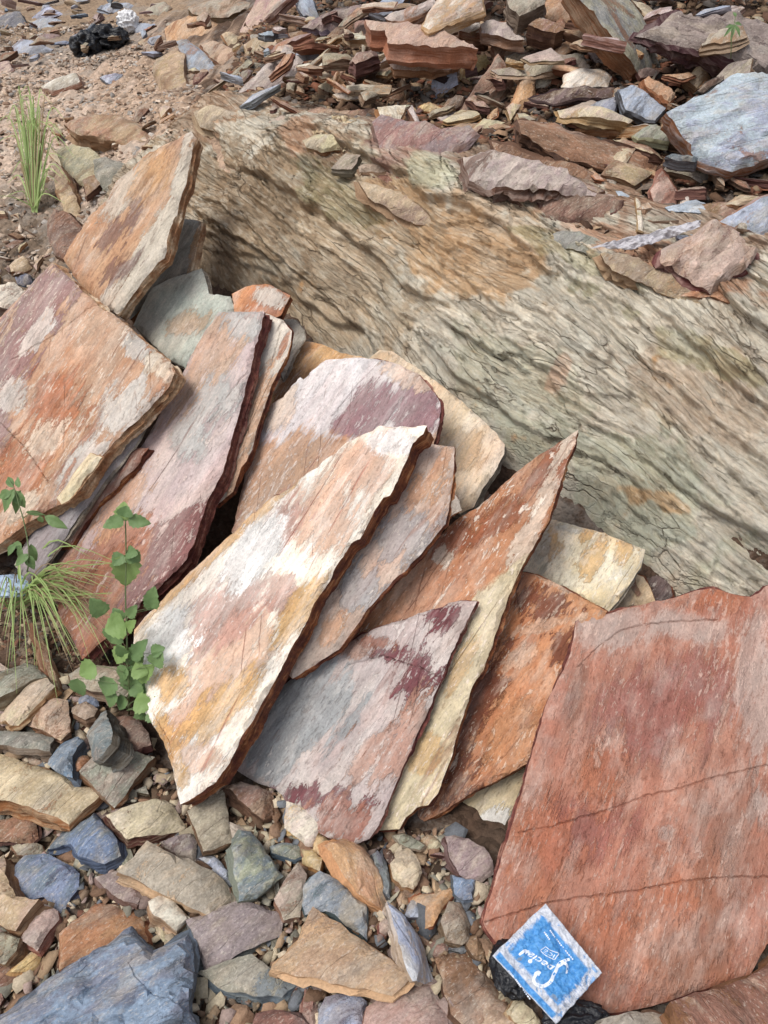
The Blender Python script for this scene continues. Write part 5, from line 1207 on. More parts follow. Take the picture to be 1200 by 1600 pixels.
HI = [(440,30),(640,-10),(1220,-20),(1220,330),(1000,360),(940,270),(800,180),(560,200),(420,170)]
HB = ['br','tn','gt','cr','rb','cr','tn','gt','ru','lp','lb','wh','or','br']
scatter_stones(66, [(440,40),(560,-20),(1220,-20),(1220,200),(1000,200),(800,160),(560,180),(440,140)], HB, .6, 1.5, 'rock lying in the pile above the outcrop', 'flat rocks in the pile above the outcrop', 41, .14, .34, -.5, plates, 'rock', 'rock')
scatter_stones(74, [(560,180),(800,165),(1220,200),(1220,440),(1040,400),(900,352),(740,310),(640,240)], HB, .45, 1.1, 'rock on the brow of the outcrop', 'flat rocks on the brow of the outcrop', 42, .03, .34, .0, plates, 'rock', 'rock')
scatter_stones(24, [(-10,30),(240,20),(300,60),(250,100),(120,100),(-10,120)], ['bl','gt','pu','lb','br','gt'], .5, 1.1, 'rock at the back of the earth path', 'flat rocks at the back of the earth path', 43, .04, .22, .0, plates, 'rock', 'rock')
scatter_stones(62, [(270,60),(440,40),(580,60),(590,190),(440,190),(300,150)], HB, .45, 1.05, 'rock at the left foot of the pile', 'flat rocks at the left foot of the pile', 45, .09, .38, -.3, plates, 'rock', 'rock')
scatter_stones(16, [(60,180),(280,180),(300,230),(180,300),(70,300)], ['tn','cr','gt','br'], .5, 1.0, 'rock on the broken ledge behind the tall rust slab', 'flat rocks on the broken ledge', 44, .02, .3, .2, plates, 'rock', 'rock')
MIXC = ['cr','gg','sl','pu','pk','rb','tn','br','gt','gt','gg','tn','br','bg']
scatter_stones(180, LOW, MIXC, .32, .95, 'stone lying loose in the rubble below the slabs', 'small stones in the rubble below the slabs', 21, .012)
scatter_stones(60, HI, ['br','br','tn','gt','db','rb','cr','pu','gt'], .6, 1.8, 'stone wedged in the pile above the outcrop', 'small stones in the pile above the outcrop', 22, .05)
scatter_stones(34, [(-10,0),(250,0),(240,60),(60,110),(-10,110)], ['lb','bl','sl','pu','br','gt'], .8, 2.0, 'stone at the back of the earth path', 'small stones at the back of the earth path', 23, .04)
scatter_stones(18, [(-10,330),(60,340),(90,400),(30,480),(-10,480)], ['cr','tn','gt','br','pk'], .4, .9, 'stone beside the square slab at the left edge', 'small stones beside the square slab', 24, .02)
scatter_stones(16, [(440,150),(600,170),(640,250),(520,250),(400,190)], ['cr','tn','br','gt','rb'], .3, .8, 'stone on the brow of the outcrop', 'small stones on the brow of the outcrop', 25, .01)
scatter_stones(14, [(900,330),(1200,400),(1200,470),(1000,430),(880,370)], ['gt','tn','br','gg'], .3, .9, 'stone on the ledge under the peach block', 'small stones on the ledge under the peach block', 26, .01)

# ---------------- gravel
def gravel(name, n, area, smin, smax, cols, seed, label, up=.0):
    rng = np.random.default_rng(seed); ar = np.asarray(area, float)
    W = np.array([hit(*q) for q in ar]); mn, mx = W.min(0) - .05, W.max(0) + .05
    xy = np.empty((0, 2))
    while len(xy) < n:
        q = rng.uniform(mn[:2], mx[:2], (n * 2, 2)); z = land(q[:, 0], q[:, 1])
        ok = inside(pix(np.column_stack([q, z])), ar); xy = np.vstack([xy, q[ok]])
        if ok.sum() < 5: break
    xy = xy[:n]; n = len(xy); z = land(xy[:, 0], xy[:, 1])
    z = z - .012 + .020 * fbm(np.column_stack([xy, z]) * 5, 4, .55) + up
    k = smin + (smax - smin) * rng.random(n) ** 3.4
    m = 6
    an = (np.arange(m)[None] + rng.uniform(-.3, .3, (n, m))) / m * 2 * math.pi
    r = rng.uniform(.5, 1.25, (n, m)) * k[:, None]; el = rng.uniform(.35, .8, n)[:, None]; th = k * rng.uniform(.08, .32, n)
    X = np.cos(an) * r; Y = np.sin(an) * r * el
    top = np.stack([X * .93, Y * .93, np.broadcast_to(th[:, None], X.shape) + rng.uniform(-.12, .12, X.shape) * k[:, None]], 2)
    bot = np.stack([X, Y, -th[:, None] * .6 + 0 * X], 2)
    V = np.concatenate([top, bot], 1)
    ang = rng.uniform(0, 6.28, n); tx = rng.normal(0, .35, n); ty = rng.normal(0, .35, n)
    nn = np.stack([tx, ty, np.ones(n)], 1); nn /= np.linalg.norm(nn, axis=1)[:, None]
    ux = np.stack([np.cos(ang), np.sin(ang), 0 * ang], 1); ux -= nn * (ux * nn).sum(1)[:, None]; ux /= np.linalg.norm(ux, axis=1)[:, None]
    uy = np.cross(nn, ux)
    Wd = V[..., :1] * ux[:, None] + V[..., 1:2] * uy[:, None] + V[..., 2:] * nn[:, None] + np.column_stack([xy, z])[:, None]
    f = [(0, 1, 2), (0, 2, 3), (0, 3, 4), (0, 4, 5)]
    for i in range(m):
        j = (i + 1) % m; f += [(i, m + i, m + j), (i, m + j, j)]
    f = np.array(f); Fa = (f[None] + (np.arange(n) * 2 * m)[:, None, None]).reshape(-1, 3)
    me = mesh_np(name, Wd.reshape(-1, 3), Fa)
    pc = np.array([lin(c)[:3] for c in cols]); c = pc[rng.integers(0, len(cols), n)] * rng.uniform(.5, 1.2, (n, 1))
    cattr(me, 'zone', np.repeat(c, 2 * m, 0))
    o = link(name, me, [GRAVEL]); tag(o, label, kind='stuff'); return o
def gravel_mat():
    t = NT('gravel_stone'); c = t.attr('zone', out='Color')
    g = t.n.new('ShaderNodeNewGeometry').outputs['Position']
    n1 = t.noise(g, 90, 5, .65); n2 = t.noise(g, 300, 4, .6)
    t.bsdf('Base Color', t.scalec(c, t.math('ADD', .35, t.math('MULTIPLY', t.math('ADD', n1, n2), .65))))
    t.bsdf('Roughness', .85); t.bsdf('Specular IOR Level', .25); t.bsdf('Normal', t.bump(n1, .004, .8)); return t.m
GRAVEL = gravel_mat()
GC = [(146,130,110),(120,104,90),(132,112,94),(108,88,72),(152,134,112),(104,98,92),(116,80,66),(168,150,126),(84,68,56),(134,104,82),(96,74,62),(104,84,68)]
gravel('gravel', 9000, LOW + [], .003, .034, GC, 31, 'mixed stone chips and gravel between the loose stones')
gravel('gravel', 2300, LOW, .007, .034, [(196,182,156),(150,146,132),(120,124,130),(176,150,122),(150,122,100),(206,190,166),(132,104,84),(160,140,132)], 37, 'small flat shards filling the gaps between the loose stones', up=.016)
gravel('gravel', 5000, [(-20,880),(120,900),(240,1180),(-20,1180)], .004, .016, GC, 32, 'fine chips under the grass at the left')
GP = [(194,172,152),(182,158,136),(204,186,168),(166,144,126),(176,168,160),(150,122,102)]
gravel('gravel', 15000, [(-60,30),(260,30),(330,150),(300,230),(60,480),(-60,520)], .0025, .022, GP, 33, 'pale crumbly chips on the earth path')
gravel('gravel', 14000, [(400,0),(640,-40),(1250,-60),(1250,480),(900,390),(640,230),(330,190)], .004, .032, [(120,92,72),(144,116,92),(96,72,58),(160,136,110),(108,100,94),(132,88,68)], 34, 'crumbled brown chips between the piled stones', up=.01)
gravel('gravel', 1500, [(470,190),(600,200),(620,240),(540,250),(450,215)], .004, .014, [(206,190,160),(190,168,138),(170,150,120)], 35, 'pale chips scattered on the brow of the outcrop', up=.02)
# ------------------------------------------------------------------ plants
def leaf_mat(name, a, b, rough=.5):
    t = NT(name); v = t.obj_coord((1, 1, 1))
    n = t.noise(v, 60, 4, .6); r = t.n.new('ShaderNodeObjectInfo').outputs['Random']
    col = t.mix(t.math('ADD', t.math('MULTIPLY', n, .6), t.math('MULTIPLY', r, .4)), lin(a), lin(b))
    t.bsdf('Base Color', col); t.bsdf('Roughness', rough); t.bsdf('Specular IOR Level', .35)
    try: t.bsdf('Subsurface Weight', 0.0)
    except Exception: pass
    tr = t.n.new('ShaderNodeBsdfTranslucent'); t.set(tr.inputs['Color'], col)
    mx = t.n.new('ShaderNodeMixShader'); mx.inputs[0].default_value = .28
    t.l.new(t.b.outputs[0], mx.inputs[1]); t.l.new(tr.outputs[0], mx.inputs[2]); t.l.new(mx.outputs[0], t.out.inputs[0])
    t.bsdf('Normal', t.bump(t.noise(v, 140, 4, .6), .002, .8))
    return t.m
LEAF = leaf_mat('weed_leaf', (100, 130, 84), (126, 152, 100)); LEAF2 = leaf_mat('weed_leaf_pale', (128, 158, 92), (146, 172, 108))
STEM = leaf_mat('weed_stem', (110, 128, 84), (128, 140, 100)); GRASS = leaf_mat('grass_blade', (136, 166, 88), (184, 202, 138))
DRY = leaf_mat('dry_blade', (176, 158, 126), (156, 130, 104), .8)

def at(px, py, s): return CP + rays([(px, py)])[0] * s
def empty(name, loc):
    o = bpy.data.objects.new(name, None); COL.objects.link(o); o.location = loc; o.empty_display_size = .02; return o
def spline(pts, n):
    pts = np.asarray(pts, float); m = len(pts)
    if m == 2: t = np.linspace(0, 1, n)[:, None]; return pts[0] * (1 - t) + pts[1] * t
    P = np.vstack([2 * pts[0] - pts[1], pts, 2 * pts[-1] - pts[-2]]); out = []
    for t in np.linspace(0, m - 1 - 1e-6, n):
        i = int(t); f = t - i; a, b_, c, d = P[i:i + 4]
        out.append(.5 * ((2 * b_) + (-a + c) * f + (2 * a - 5 * b_ + 4 * c - d) * f * f + (-a + 3 * b_ - 3 * c + d) * f ** 3))
    return np.array(out)
def tube(pts, r0, r1, k=6, n=14):
    C = spline(pts, n); V = []; Fc = []
    T = np.gradient(C, axis=0); T /= np.linalg.norm(T, axis=1)[:, None] + 1e-9
    for i in range(n):
        u = np.cross(T[i], [.3, .2, .9]); u /= np.linalg.norm(u) + 1e-9; w = np.cross(T[i], u); r = r0 + (r1 - r0) * i / (n - 1)
        for j in range(k): a = 2 * math.pi * j / k; V.append(C[i] + r * (math.cos(a) * u + math.sin(a) * w))
    for i in range(n - 1):
        for j in range(k): Fc.append((i * k + j, i * k + (j + 1) % k, (i + 1) * k + (j + 1) % k, (i + 1) * k + j))
    Fc.append(tuple(range((n - 1) * k, n * k))); Fc.append(tuple(reversed(range(k))))
    return V, Fc
def join_to(parent, name, VF, mat, kind=None):
    V = []; Fc = []
    for v, f in VF: o_ = len(V); V += list(v); Fc += [tuple(i + o_ for i in q) for q in f]
    V = np.array(V)
    if parent is not None: V = V - np.array(parent.location)
    me = mesh_np(name, V, Fc); me.polygons.foreach_set('use_smooth', np.ones(len(Fc), bool))
    o = link(name, me, [mat], parent)
    if kind: o['kind'] = kind
    return o
def leaf(base, tip, width, up, curl=.15, cup=.2, serr=.05, seed=0, shape='ovate'):
    """a leaf with a midrib fold, lobed rim and droop"""
    rng = np.random.default_rng(seed)
    base = np.asarray(base, float); tip = np.asarray(tip, float); ax = tip - base; L = np.linalg.norm(ax); ax /= L
    up = np.asarray(up, float); sd_ = np.cross(ax, up); sd_ /= np.linalg.norm(sd_); nn = np.cross(sd_, ax)
    V = []; Fc = []; m = 11; c = 4
    for i in range(m):
        t = i / (m - 1)
        w = (math.sin(math.pi * min(1, t ** .62)) ** .75 if shape == 'ovate' else math.sin(math.pi * t ** .8)) * width * .5 + 1e-4
        if 0 < i < m - 1: w *= 1 + serr * (1 if i % 2 else -1) + rng.uniform(-serr, serr) * .5
        for j in range(-c, c + 1):
            f = j / c
            z = cup * abs(f) * w - curl * L * t * t + .03 * L * math.sin(t * 9 + f * 3) * abs(f) + .012 * L * math.sin(t * 24) * abs(f)
            V.append(base + ax * (L * t) + sd_ * (w * f) + nn * z)
    k = 2 * c + 1
    for i in range(m - 1):
        for j in range(k - 1): Fc.append((i * k + j, i * k + j + 1, (i + 1) * k + j + 1, (i + 1) * k + j))
    return V, Fc
TOCAM = -FW
# leafy weed in front of the purple slab
def weed_tall():
    S = 1.50
    root = hit(203, 1120) + np.array([0, 0, .01])
    root_s = (root - CP) @ FW
    w = empty('leafy_weed', root); tag(w, 'upright leafy green weed with paired round leaves rising in front of the purple slab', 'weed', 'weeds among the stones')
    P = lambda x, y, d=0: at(x, y, root_s - .10 - (1120 - y) / 320 * .12 + d)
    join_to(w, 'stem', [tube([root, P(202, 1080), P(199, 1040), P(198, 990), P(196, 930), P(197, 870), P(196, 812)], .0022, .0012)], STEM)
    L = [((196,814),(192,784),34,.1),((193,812),(160,824),24,0),((200,812),(236,818),22,.02),((194,808),(198,790),26,-.02),
         ((197,866),(196,920),44,.25),((192,866),(176,884),24,.1),((202,864),(219,878),26,.1),((198,862),(214,866),22,.1),
         ((196,975),(163,985),44,.15),((182,985),(172,1006),38,.1),((192,970),(176,950),20,0),((200,965),(214,945),18,0),((198,985),(210,970),20,.1),
         ((163,960),(141,936),30,.1),((240,952),(232,925),24,.1),((236,950),(240,918),28,.1),
         ((195,1010),(180,1038),30,.1),((200,1015),(222,1040),34,.15),((205,1030),(228,1000),26,.1),((198,1025),(182,1008),22,.05),((206,1045),(232,1052),28,.1),((200,1050),(206,1085),30,.2),((196,1040),(188,1065),24,.1),
         ((176,1060),(162,1088),36,.1),((150,1040),(124,1055),34,0),((120,1060),(128,1090),30,.1),((180,1080),(168,1106),24,.1),((196,1088),(184,1110),22,.1),
         ((212,1060),(240,1040),30,.05),((240,1040),(252,1018),30,.1),((236,1020),(258,1012),22,0),
         ((215,1080),(238,1070),30,.1),((210,1095),(238,1104),34,.1),((232,1110),(268,1103),24,.05),((236,1108),(252,1126),34,.1),((220,1105),(232,1124),32,.1),((240,1100),(262,1090),20,0),
         ((208,1070),(222,1090),26,.1),((203,1040),(212,1062),24,.1)]
    for i, (a, b_, wd, cu) in enumerate(L):
        rng = np.random.default_rng(i)
        d = rng.uniform(-.012, .012)
        A = P(*a, d); B = P(*b_, d - rng.uniform(-.012, .02)); s_ = (A - CP) @ FW
        up = TOCAM + np.array([rng.uniform(-.35, .35), 0, rng.uniform(0, .5)])
        v, f = leaf(A, B, wd / F * s_, up, cu * .8, .25, .08, i)
        join_to(w, 'leaf', [(v, f)], LEAF if i % 4 else LEAF2)
        if i > 8:
            s0 = P(198, min(1110, max(960, a[1] + 12)))
            join_to(w, 'leaf_stalk', [tube([s0, (s0 + A) / 2 + np.array([0, 0, .004]), A], .0009, .0007, 4, 5)], STEM)
    return w
weed_tall()
def weed_left():
    root = hit(45, 905) + np.array([0, 0, .02]); rs = (root - CP) @ FW
    w = empty('leafy_weed', root); tag(w, 'thin weed with drooping pointed leaves at the left edge below the square slab', 'weed', 'weeds among the stones')
    P = lambda x, y, d=0: at(x, y, min(rs, 1.66) - .05 + d)
    join_to(w, 'stem', [tube([root, P(45, 880), P(44, 850), P(36, 810), P(30, 790), P(22, 762), P(12, 745)], .0018, .001)], STEM)
    L = [((22,764),(2,800),18),((24,766),(38,795),18),((20,762),(10,742),12),((30,762),(26,745),10),((18,770),(-6,776),16),((32,766),(20,806),14),
         ((70,806),(104,826),17),((62,806),(66,818),10),((40,800),(72,804),8),((46,866),(20,884),14),((44,866),(52,892),16),((34,856),(18,846),12),((24,850),(10,868),12),((30,852),(34,880),10),((48,850),(56,880),14)]
    for i, (a, b_, wd) in enumerate(L):
        A = P(*a); B = P(*b_, .01 * (i % 3)); s_ = (A - CP) @ FW
        v, f = leaf(A, B, wd / F * s_, TOCAM + np.array([.2 * (i % 3 - 1), 0, .3]), .15, .3, .03, 40 + i, 'lance'); join_to(w, 'leaf', [(v, f)], LEAF)
    join_to(w, 'leaf_stalk', [tube([P(36, 810), P(52, 800), P(72, 806)], .001, .0008, 4, 6)], STEM)
weed_left()
def blades(parent, name, specs, mat, seed, w0=.0022, P=None):
    VF = []
    for i, sp in enumerate(specs):
        C = spline(sp, 12); n = len(C); V = []; Fc = []
        T = np.gradient(C, axis=0); T /= np.linalg.norm(T, axis=1)[:, None] + 1e-9
        rng = np.random.default_rng(seed + i); tw = np.array([rng.uniform(-.5, .5), -.8, .6]) ; wd = w0 * rng.uniform(.6, 1.3)
        for k in range(n):
            u = np.cross(T[k], tw); u /= np.linalg.norm(u) + 1e-9; w = wd * (1 - (k / (n - 1)) ** 2.2) + .0002; nn = np.cross(u, T[k])
            V += [C[k] - u * w, C[k] + nn * w * .4, C[k] + u * w]
        for k in range(n - 1): Fc += [(k * 3, k * 3 + 1, k * 3 + 4, k * 3 + 3), (k * 3 + 1, k * 3 + 2, k * 3 + 5, k * 3 + 4)]
        VF.append((V, Fc))
    return join_to(parent, name, VF, mat, 'stuff')
def grass_clump(root_px, label, fan, n, seed, w0, dry=14, s_off=.0, jx=14):
    root = hit(*root_px); rs = (root - CP) @ FW; g = empty('grass_clump', root); tag(g, label, 'grass', 'grass clumps among the stones')
    rng = np.random.default_rng(seed)
    def mk(k):
        out = []
        for i in range(k):
            x1, y1, dr = fan(rng)
            b0 = np.array(root_px) + rng.uniform(-jx, jx, 2) * np.array([1, .6])
            ds = rng.uniform(-.12, .02) + s_off
            A = at(b0[0], b0[1], rs); M = at((b0[0] + x1) / 2 + rng.uniform(-10, 10), min(b0[1], y1) - dr + rng.uniform(-12, 12), rs + ds * .6); B = at(x1, y1, rs + ds)
            out.append([A, (A * .6 + M * .4) + np.array([0, 0, .006]), M, B])
        return out
    blades(g, 'green_blades', mk(n), GRASS, seed, w0); blades(g, 'dry_blades', mk(dry), DRY, seed + 99, w0 * .6)
def fan_low(r):
    k = r.random()
    if k < .5: x = r.uniform(80, 200); return x, 935 + r.uniform(-10, 110), r.uniform(5, 42)
    if k < .75: return r.uniform(110, 215), r.uniform(870, 945), r.uniform(-8, 26)
    return r.uniform(-30, 120), r.uniform(980, 1110), r.uniform(0, 40)
grass_clump((25, 945), 'arching tuft of green grass at the left edge in front of the leaning slabs', fan_low, 66, 3, .0025, 40, s_off=-.10)
def fan_top(r):
    a = r.normal(0, 22); return 48 + a * 1.7, r.uniform(125, 270) + abs(a) * 1.8, r.uniform(0, 30) * abs(a) / 25
grass_clump((54, 330), 'tall thin grass tuft growing beside the earth path at the upper left', fan_top, 56, 5, .0028, 24, jx=4)
def fan_dry(r): return 40 + r.normal(0, 26), r.uniform(330, 420), r.uniform(-6, 14)
root = hit(1140, 60); sp_ = empty('small_sprig', at(1142, 92, 2.02)); tag(sp_, 'tiny green sprig growing on the massive purple log of stone', 'sprig', 'weeds among the stones')
PS = lambda x, y: at(x, y, 1.99)
join_to(sp_, 'stem', [tube([at(1142, 92, 2.02), PS(1143, 60), PS(1147, 38), PS(1150, 24)], .0012, .0008, 5, 8)], STEM)
for i, (a, b_) in enumerate([((1147,38),(1132,56)),((1147,38),(1143,62)),((1148,38),(1158,56)),((1148,36),(1160,38)),((1150,26),(1146,18)),((1146,40),(1134,42))]):
    v, f = leaf(PS(*a), PS(*b_), .009, TOCAM, .15, .3, .02, 70 + i, 'lance'); join_to(sp_, 'leaf', [(v, f)], LEAF)

# ------------------------------------------------------------------ litter
def plastic(name, col, rough, trans=0.0, bump=.004, sc=40):
    t = NT(name); v = t.obj_coord((1, 1, 1))
    n = t.noise(v, sc, 6, .6, 1.2); n2 = t.noise(v, sc * 4, 4, .6, .8)
    t.bsdf('Base Color', t.scalec(lin(col)[:3], t.math('ADD', .75, t.math('MULTIPLY', n, .5)))); t.bsdf('Roughness', rough); t.bsdf('Specular IOR Level', .5)
    rd = t.math('ABSOLUTE', t.math('SUBTRACT', n, .5))
    t.bsdf('Normal', t.bump(t.math('ADD', rd, t.math('MULTIPLY', n2, .2)), bump * 1.6, 1.0))
    if trans:
        tr = t.n.new('ShaderNodeBsdfTransparent'); mx = t.n.new('ShaderNodeMixShader'); mx.inputs[0].default_value = trans
        t.l.new(t.b.outputs[0], mx.inputs[1]); t.l.new(tr.outputs[0], mx.inputs[2]); t.l.new(mx.outputs[0], t.out.inputs[0])
    return t.m
BLACKP = plastic('black_plastic', (22, 24, 30), .32); CLEARP = plastic('milky_plastic', (206, 204, 210), .25, .22, .003, 30); WHITEP = plastic('white_plastic', (226, 226, 228), .4)
def crumple(name, centre, axes, amp, seed, mat, label, cat, ridges=9):
    bm = bmesh.new(); bmesh.ops.create_icosphere(bm, subdivisions=5, radius=1.0)
    V = np.array([v.co[:] for v in bm.verts]); Fc = [tuple(v.index for v in f.verts) for f in bm.faces]; bm.free()
    d = 1 + amp * (1 - 2.4 * np.abs(fbm(V * 1.3 + seed, 2, .5))) + amp * .28 * (1 - 2 * np.abs(noise3(V * 4.2 + seed))) + amp * .08 * noise3(V * 11)
    V = V * d[:, None]; W = V @ np.asarray(axes, float)
    me = mesh_np(name, W, Fc); me.polygons.foreach_set('use_smooth', np.ones(len(Fc), bool)); o = link(name, me, [mat]); o.location = centre; tag(o, label, cat); return o
def sheet(name, pts_px, s_list, nx, ny, amp, mat, label, cat, seed, thick=.0006):
    """crumpled thin sheet over four corners"""
    c = [at(x, y, s) for (x, y), s in zip(pts_px, s_list)]
    u, v = np.meshgrid(np.linspace(0, 1, nx), np.linspace(0, 1, ny)); u = u.ravel()[:, None]; v = v.ravel()[:, None]
    P = c[0] * (1 - u) * (1 - v) + c[1] * u * (1 - v) + c[2] * u * v + c[3] * (1 - u) * v
    n = np.cross(c[1] - c[0], c[3] - c[0]); n /= np.linalg.norm(n)
    if n @ TOCAM < 0: n = -n
    edge_ = .012 * fbm(np.hstack([u * 4, v * 4, u * 0 + seed]), 3, .6)[:, None]
    h = amp * (1 - 2.2 * np.abs(fbm(P * 22 + seed, 4, .55))) + amp * .3 * fbm(P * 90, 3, .6)
    P = P + n * h[:, None] + (c[1] - c[0]) * edge_ * .6
    i = np.arange(nx * ny).reshape(ny, nx); Fq = np.stack([i[:-1, :-1].ravel(), i[:-1, 1:].ravel(), i[1:, 1:].ravel(), i[1:, :-1].ravel()], 1)
    O = P.mean(0); me = mesh_np(name, P - O, Fq); me.polygons.foreach_set('use_smooth', np.ones(len(Fq), bool)); me.set_sharp_from_angle(angle=math.radians(40))
    o = link(name, me, [mat]); o.location = O; sm = o.modifiers.new('solid', 'SOLIDIFY'); sm.thickness = thick; tag(o, label, cat); return o
P0 = hit(135, 78)
crumple('plastic_bag', hit(136, 84) + np.array([0, 0, .035]), [(.055, 0, 0), (0, .06, 0), (0, 0, .05)], .35, 3, BLACKP, 'crumpled black plastic bag on the earth path at the upper left', 'plastic bag')
crumple('plastic_bag', hit(172, 72) + np.array([0, 0, .04]), [(.075, 0, 0), (0, .05, 0), (0, 0, .04)], .4, 8, BLACKP, 'second lower black plastic bundle right of the crumpled black bag', 'plastic bag')
crumple('plastic_scrap', hit(203, 50) + np.array([0, 0, .05]), [(.04, 0, 0), (0, .03, 0), (0, 0, .035)], .5, 12, WHITEP, 'scrap of white plastic behind the black plastic bags', 'plastic scrap')
sheet('plastic_film', [(922,386),(1096,344),(1092,356),(985,392)], [1.83,1.80,1.79,1.82], 60, 24, .010, CLEARP, 'long milky plastic film lying on the ledge beside the peach block', 'plastic film', 5)
crumple('plastic_scrap', at(14, 916, 1.80), [(.05, 0, 0), (0, .03, 0), (0, 0, .016)], .2, 15, plastic('pale_blue_plastic', (170, 190, 212), .35), 'pale blue plastic scrap behind the grass tuft at the left edge', 'plastic scrap')

# black bag under the sachet
crumple('plastic_bag', at(800, 1512, 1.35), [(.034, .0, 0), (0, .044, 0), (0, 0, .018)], .16, 21, BLACKP, 'black plastic bag bulging out on the left under the blue drink sachet', 'plastic bag')
crumple('plastic_bag', at(900, 1592, 1.29), [(.045, .0, 0), (0, .022, 0), (0, 0, .015)], .3, 27, BLACKP, 'black plastic strip at the bottom edge right of the drink sachet', 'plastic bag')

# ------------------------------------------------------------------ blue drink sachet
def sachet():
    cpx = [(852, 1412), (940, 1520), (868, 1600), (769, 1493)]        # top, right, bottom, left
    ss = [1.335, 1.285, 1.255, 1.295]
    c = [at(x, y, s) for (x, y), s in zip(cpx, ss)]
    O = sum(c) / 4
    ex = ((c[1] - c[0]) + (c[2] - c[3])) / 2; ey = ((c[3] - c[0]) + (c[2] - c[1])) / 2   # ex: long side, ey: short side
    Lx = np.linalg.norm(ex); Ly = np.linalg.norm(ey)
    nz = np.cross(ex, ey); nz /= np.linalg.norm(nz)
    if nz @ TOCAM < 0: nz = -nz
    def surf(u, v):
        """u, v in 0..1 -> point on the sachet, bulging and creased"""
        u = np.asarray(u, float); v = np.asarray(v, float)
        P = c[0] * ((1 - u) * (1 - v))[:, None] + c[1] * (u * (1 - v))[:, None] + c[2] * (u * v)[:, None] + c[3] * ((1 - u) * v)[:, None]
        q = np.column_stack([u * 3, v * 3, u * 0 + 3.3])
        puff = (np.sin(math.pi * np.clip(u, 0, 1)) * np.sin(math.pi * np.clip(v, 0, 1))) ** .7 * .008
        h = puff + .0050 * (1 - 2 * np.abs(fbm(q, 4, .55))) + .0012 * fbm(q * 5, 3, .6)
        return P + nz * h[:, None]
    root = empty('drink_sachet', O); tag(root, 'crumpled blue and white drink sachet with white script lettering on the red slab foot', 'drink sachet')
    n = 90
    u, v = np.meshgrid(np.linspace(0, 1, n), np.linspace(0, 1, n)); u = u.ravel(); v = v.ravel()
    wob = .008 * fbm(np.column_stack([u * 5, v * 5, u * 0 + 1]), 3, .6)
    P = surf(u + wob, v + wob)
    i = np.arange(n * n).reshape(n, n); Fq = np.stack([i[:-1, :-1].ravel(), i[:-1, 1:].ravel(), i[1:, 1:].ravel(), i[1:, :-1].ravel()], 1)
    me = mesh_np('film', P - O, Fq); me.polygons.foreach_set('use_smooth', np.ones(len(Fq), bool))
    fattr(me, 'pu', u); fattr(me, 'pv', v)
    # print: flat inks placed by the sheet's own u, v
    t = NT('sachet_print'); pu = t.attr('pu'); pv = t.attr('pv')
    cb = t.n.new('ShaderNodeCombineXYZ'); t.set(cb.inputs[0], pu); t.set(cb.inputs[1], pv)
    nn = t.noise(cb.outputs[0], 6, 6, .62, .8); nf = t.noise(cb.outputs[0], 26, 6, .65, .5)
    du = t.math('MULTIPLY', t.math('SUBTRACT', nn, .5), .22)
    def band(x, lo, hi, w=.015):
        return t.math('MULTIPLY', t.step(x, lo - w, lo + w), t.step(x, hi - w, hi + w, 1, 0))
    base = t.mix(t.step(nf, .4, .62), lin((212, 215, 224)), lin((188, 194, 206)))
    blue = t.mix(t.step(nf, .35, .65), lin((62, 136, 206)), lin((96, 162, 220)))
    pud = t.math('ADD', pu, du); pvd = t.math('ADD', pv, t.math('MULTIPLY', du, .6))
    m = t.math('MULTIPLY', band(pud, .07, .88, .02), band(pvd, .13, .80, .02))
    m3 = band(pv, .90, .985, .008)
    m4 = t.math('MULTIPLY', t.step(nn, .56, .60), band(pv, .04, .9))
    m = t.math('MAXIMUM', m, t.math('MAXIMUM', t.math('MULTIPLY', m3, band(pu, .03, .93)), t.math('MULTIPLY', m4, .7)))
    col = t.mix(m, base, blue)
    gz = t.math('MULTIPLY', t.step(nn, .44, .40), band(pv, .68, .90)); col = t.mix(t.math('MULTIPLY', gz, .7), col, lin((140, 146, 156)))
    # rows of tiny illegible print
    rows = t.math('MULTIPLY', t.step(t.math('SINE', t.math('MULTIPLY', pv, 190)), .1, .4), t.step(t.noise(t.vm('MULTIPLY', cb.outputs[0], (90, 20, 1)), 1.0, 2, .6), .48, .55))
    pm = t.math('MAXIMUM', t.math('MULTIPLY', band(pu, .84, .97), band(pv, .18, .75)), t.math('MULTIPLY', band(pu, .02, .10), band(pv, .35, .8)))
    col = t.mix(t.math('MULTIPLY', t.math('MULTIPLY', rows, pm), .6), col, lin((70, 110, 170)))
    t.bsdf('Base Color', col); t.bsdf('Roughness', .28); t.bsdf('Specular IOR Level', .5)
    wr = t.noise(cb.outputs[0], 9, 6, .6, 1.5)
    t.bsdf('Normal', t.bump(t.math('ADD', t.math('ABSOLUTE', t.math('SUBTRACT', wr, .5)), t.math('MULTIPLY', nf, .15)), .006, 1.0))
    fo = link('film', me, [t.m], root); so = fo.modifiers.new('solid', 'SOLIDIFY'); so.thickness = .0005; so.offset = -1
    # white ink: script word, ICE box, dashes.  Text runs from the right corner back towards the top (upside down to the camera)
    ink = bpy.data.materials.new('white_ink'); ink.use_nodes = True
    ink.node_tree.nodes['Principled BSDF'].inputs['Base Color'].default_value = lin((226, 232, 242)); ink.node_tree.nodes['Principled BSDF'].inputs['Roughness'].default_value = .35
    def put(name, V2, faces):
        """V2 in sheet units (u, v)"""
        V2 = np.asarray(V2, float); W = surf(V2[:, 0], V2[:, 1]) + nz * .0009
        me_ = mesh_np(name, W - O, faces); link(name, me_, [ink], root)
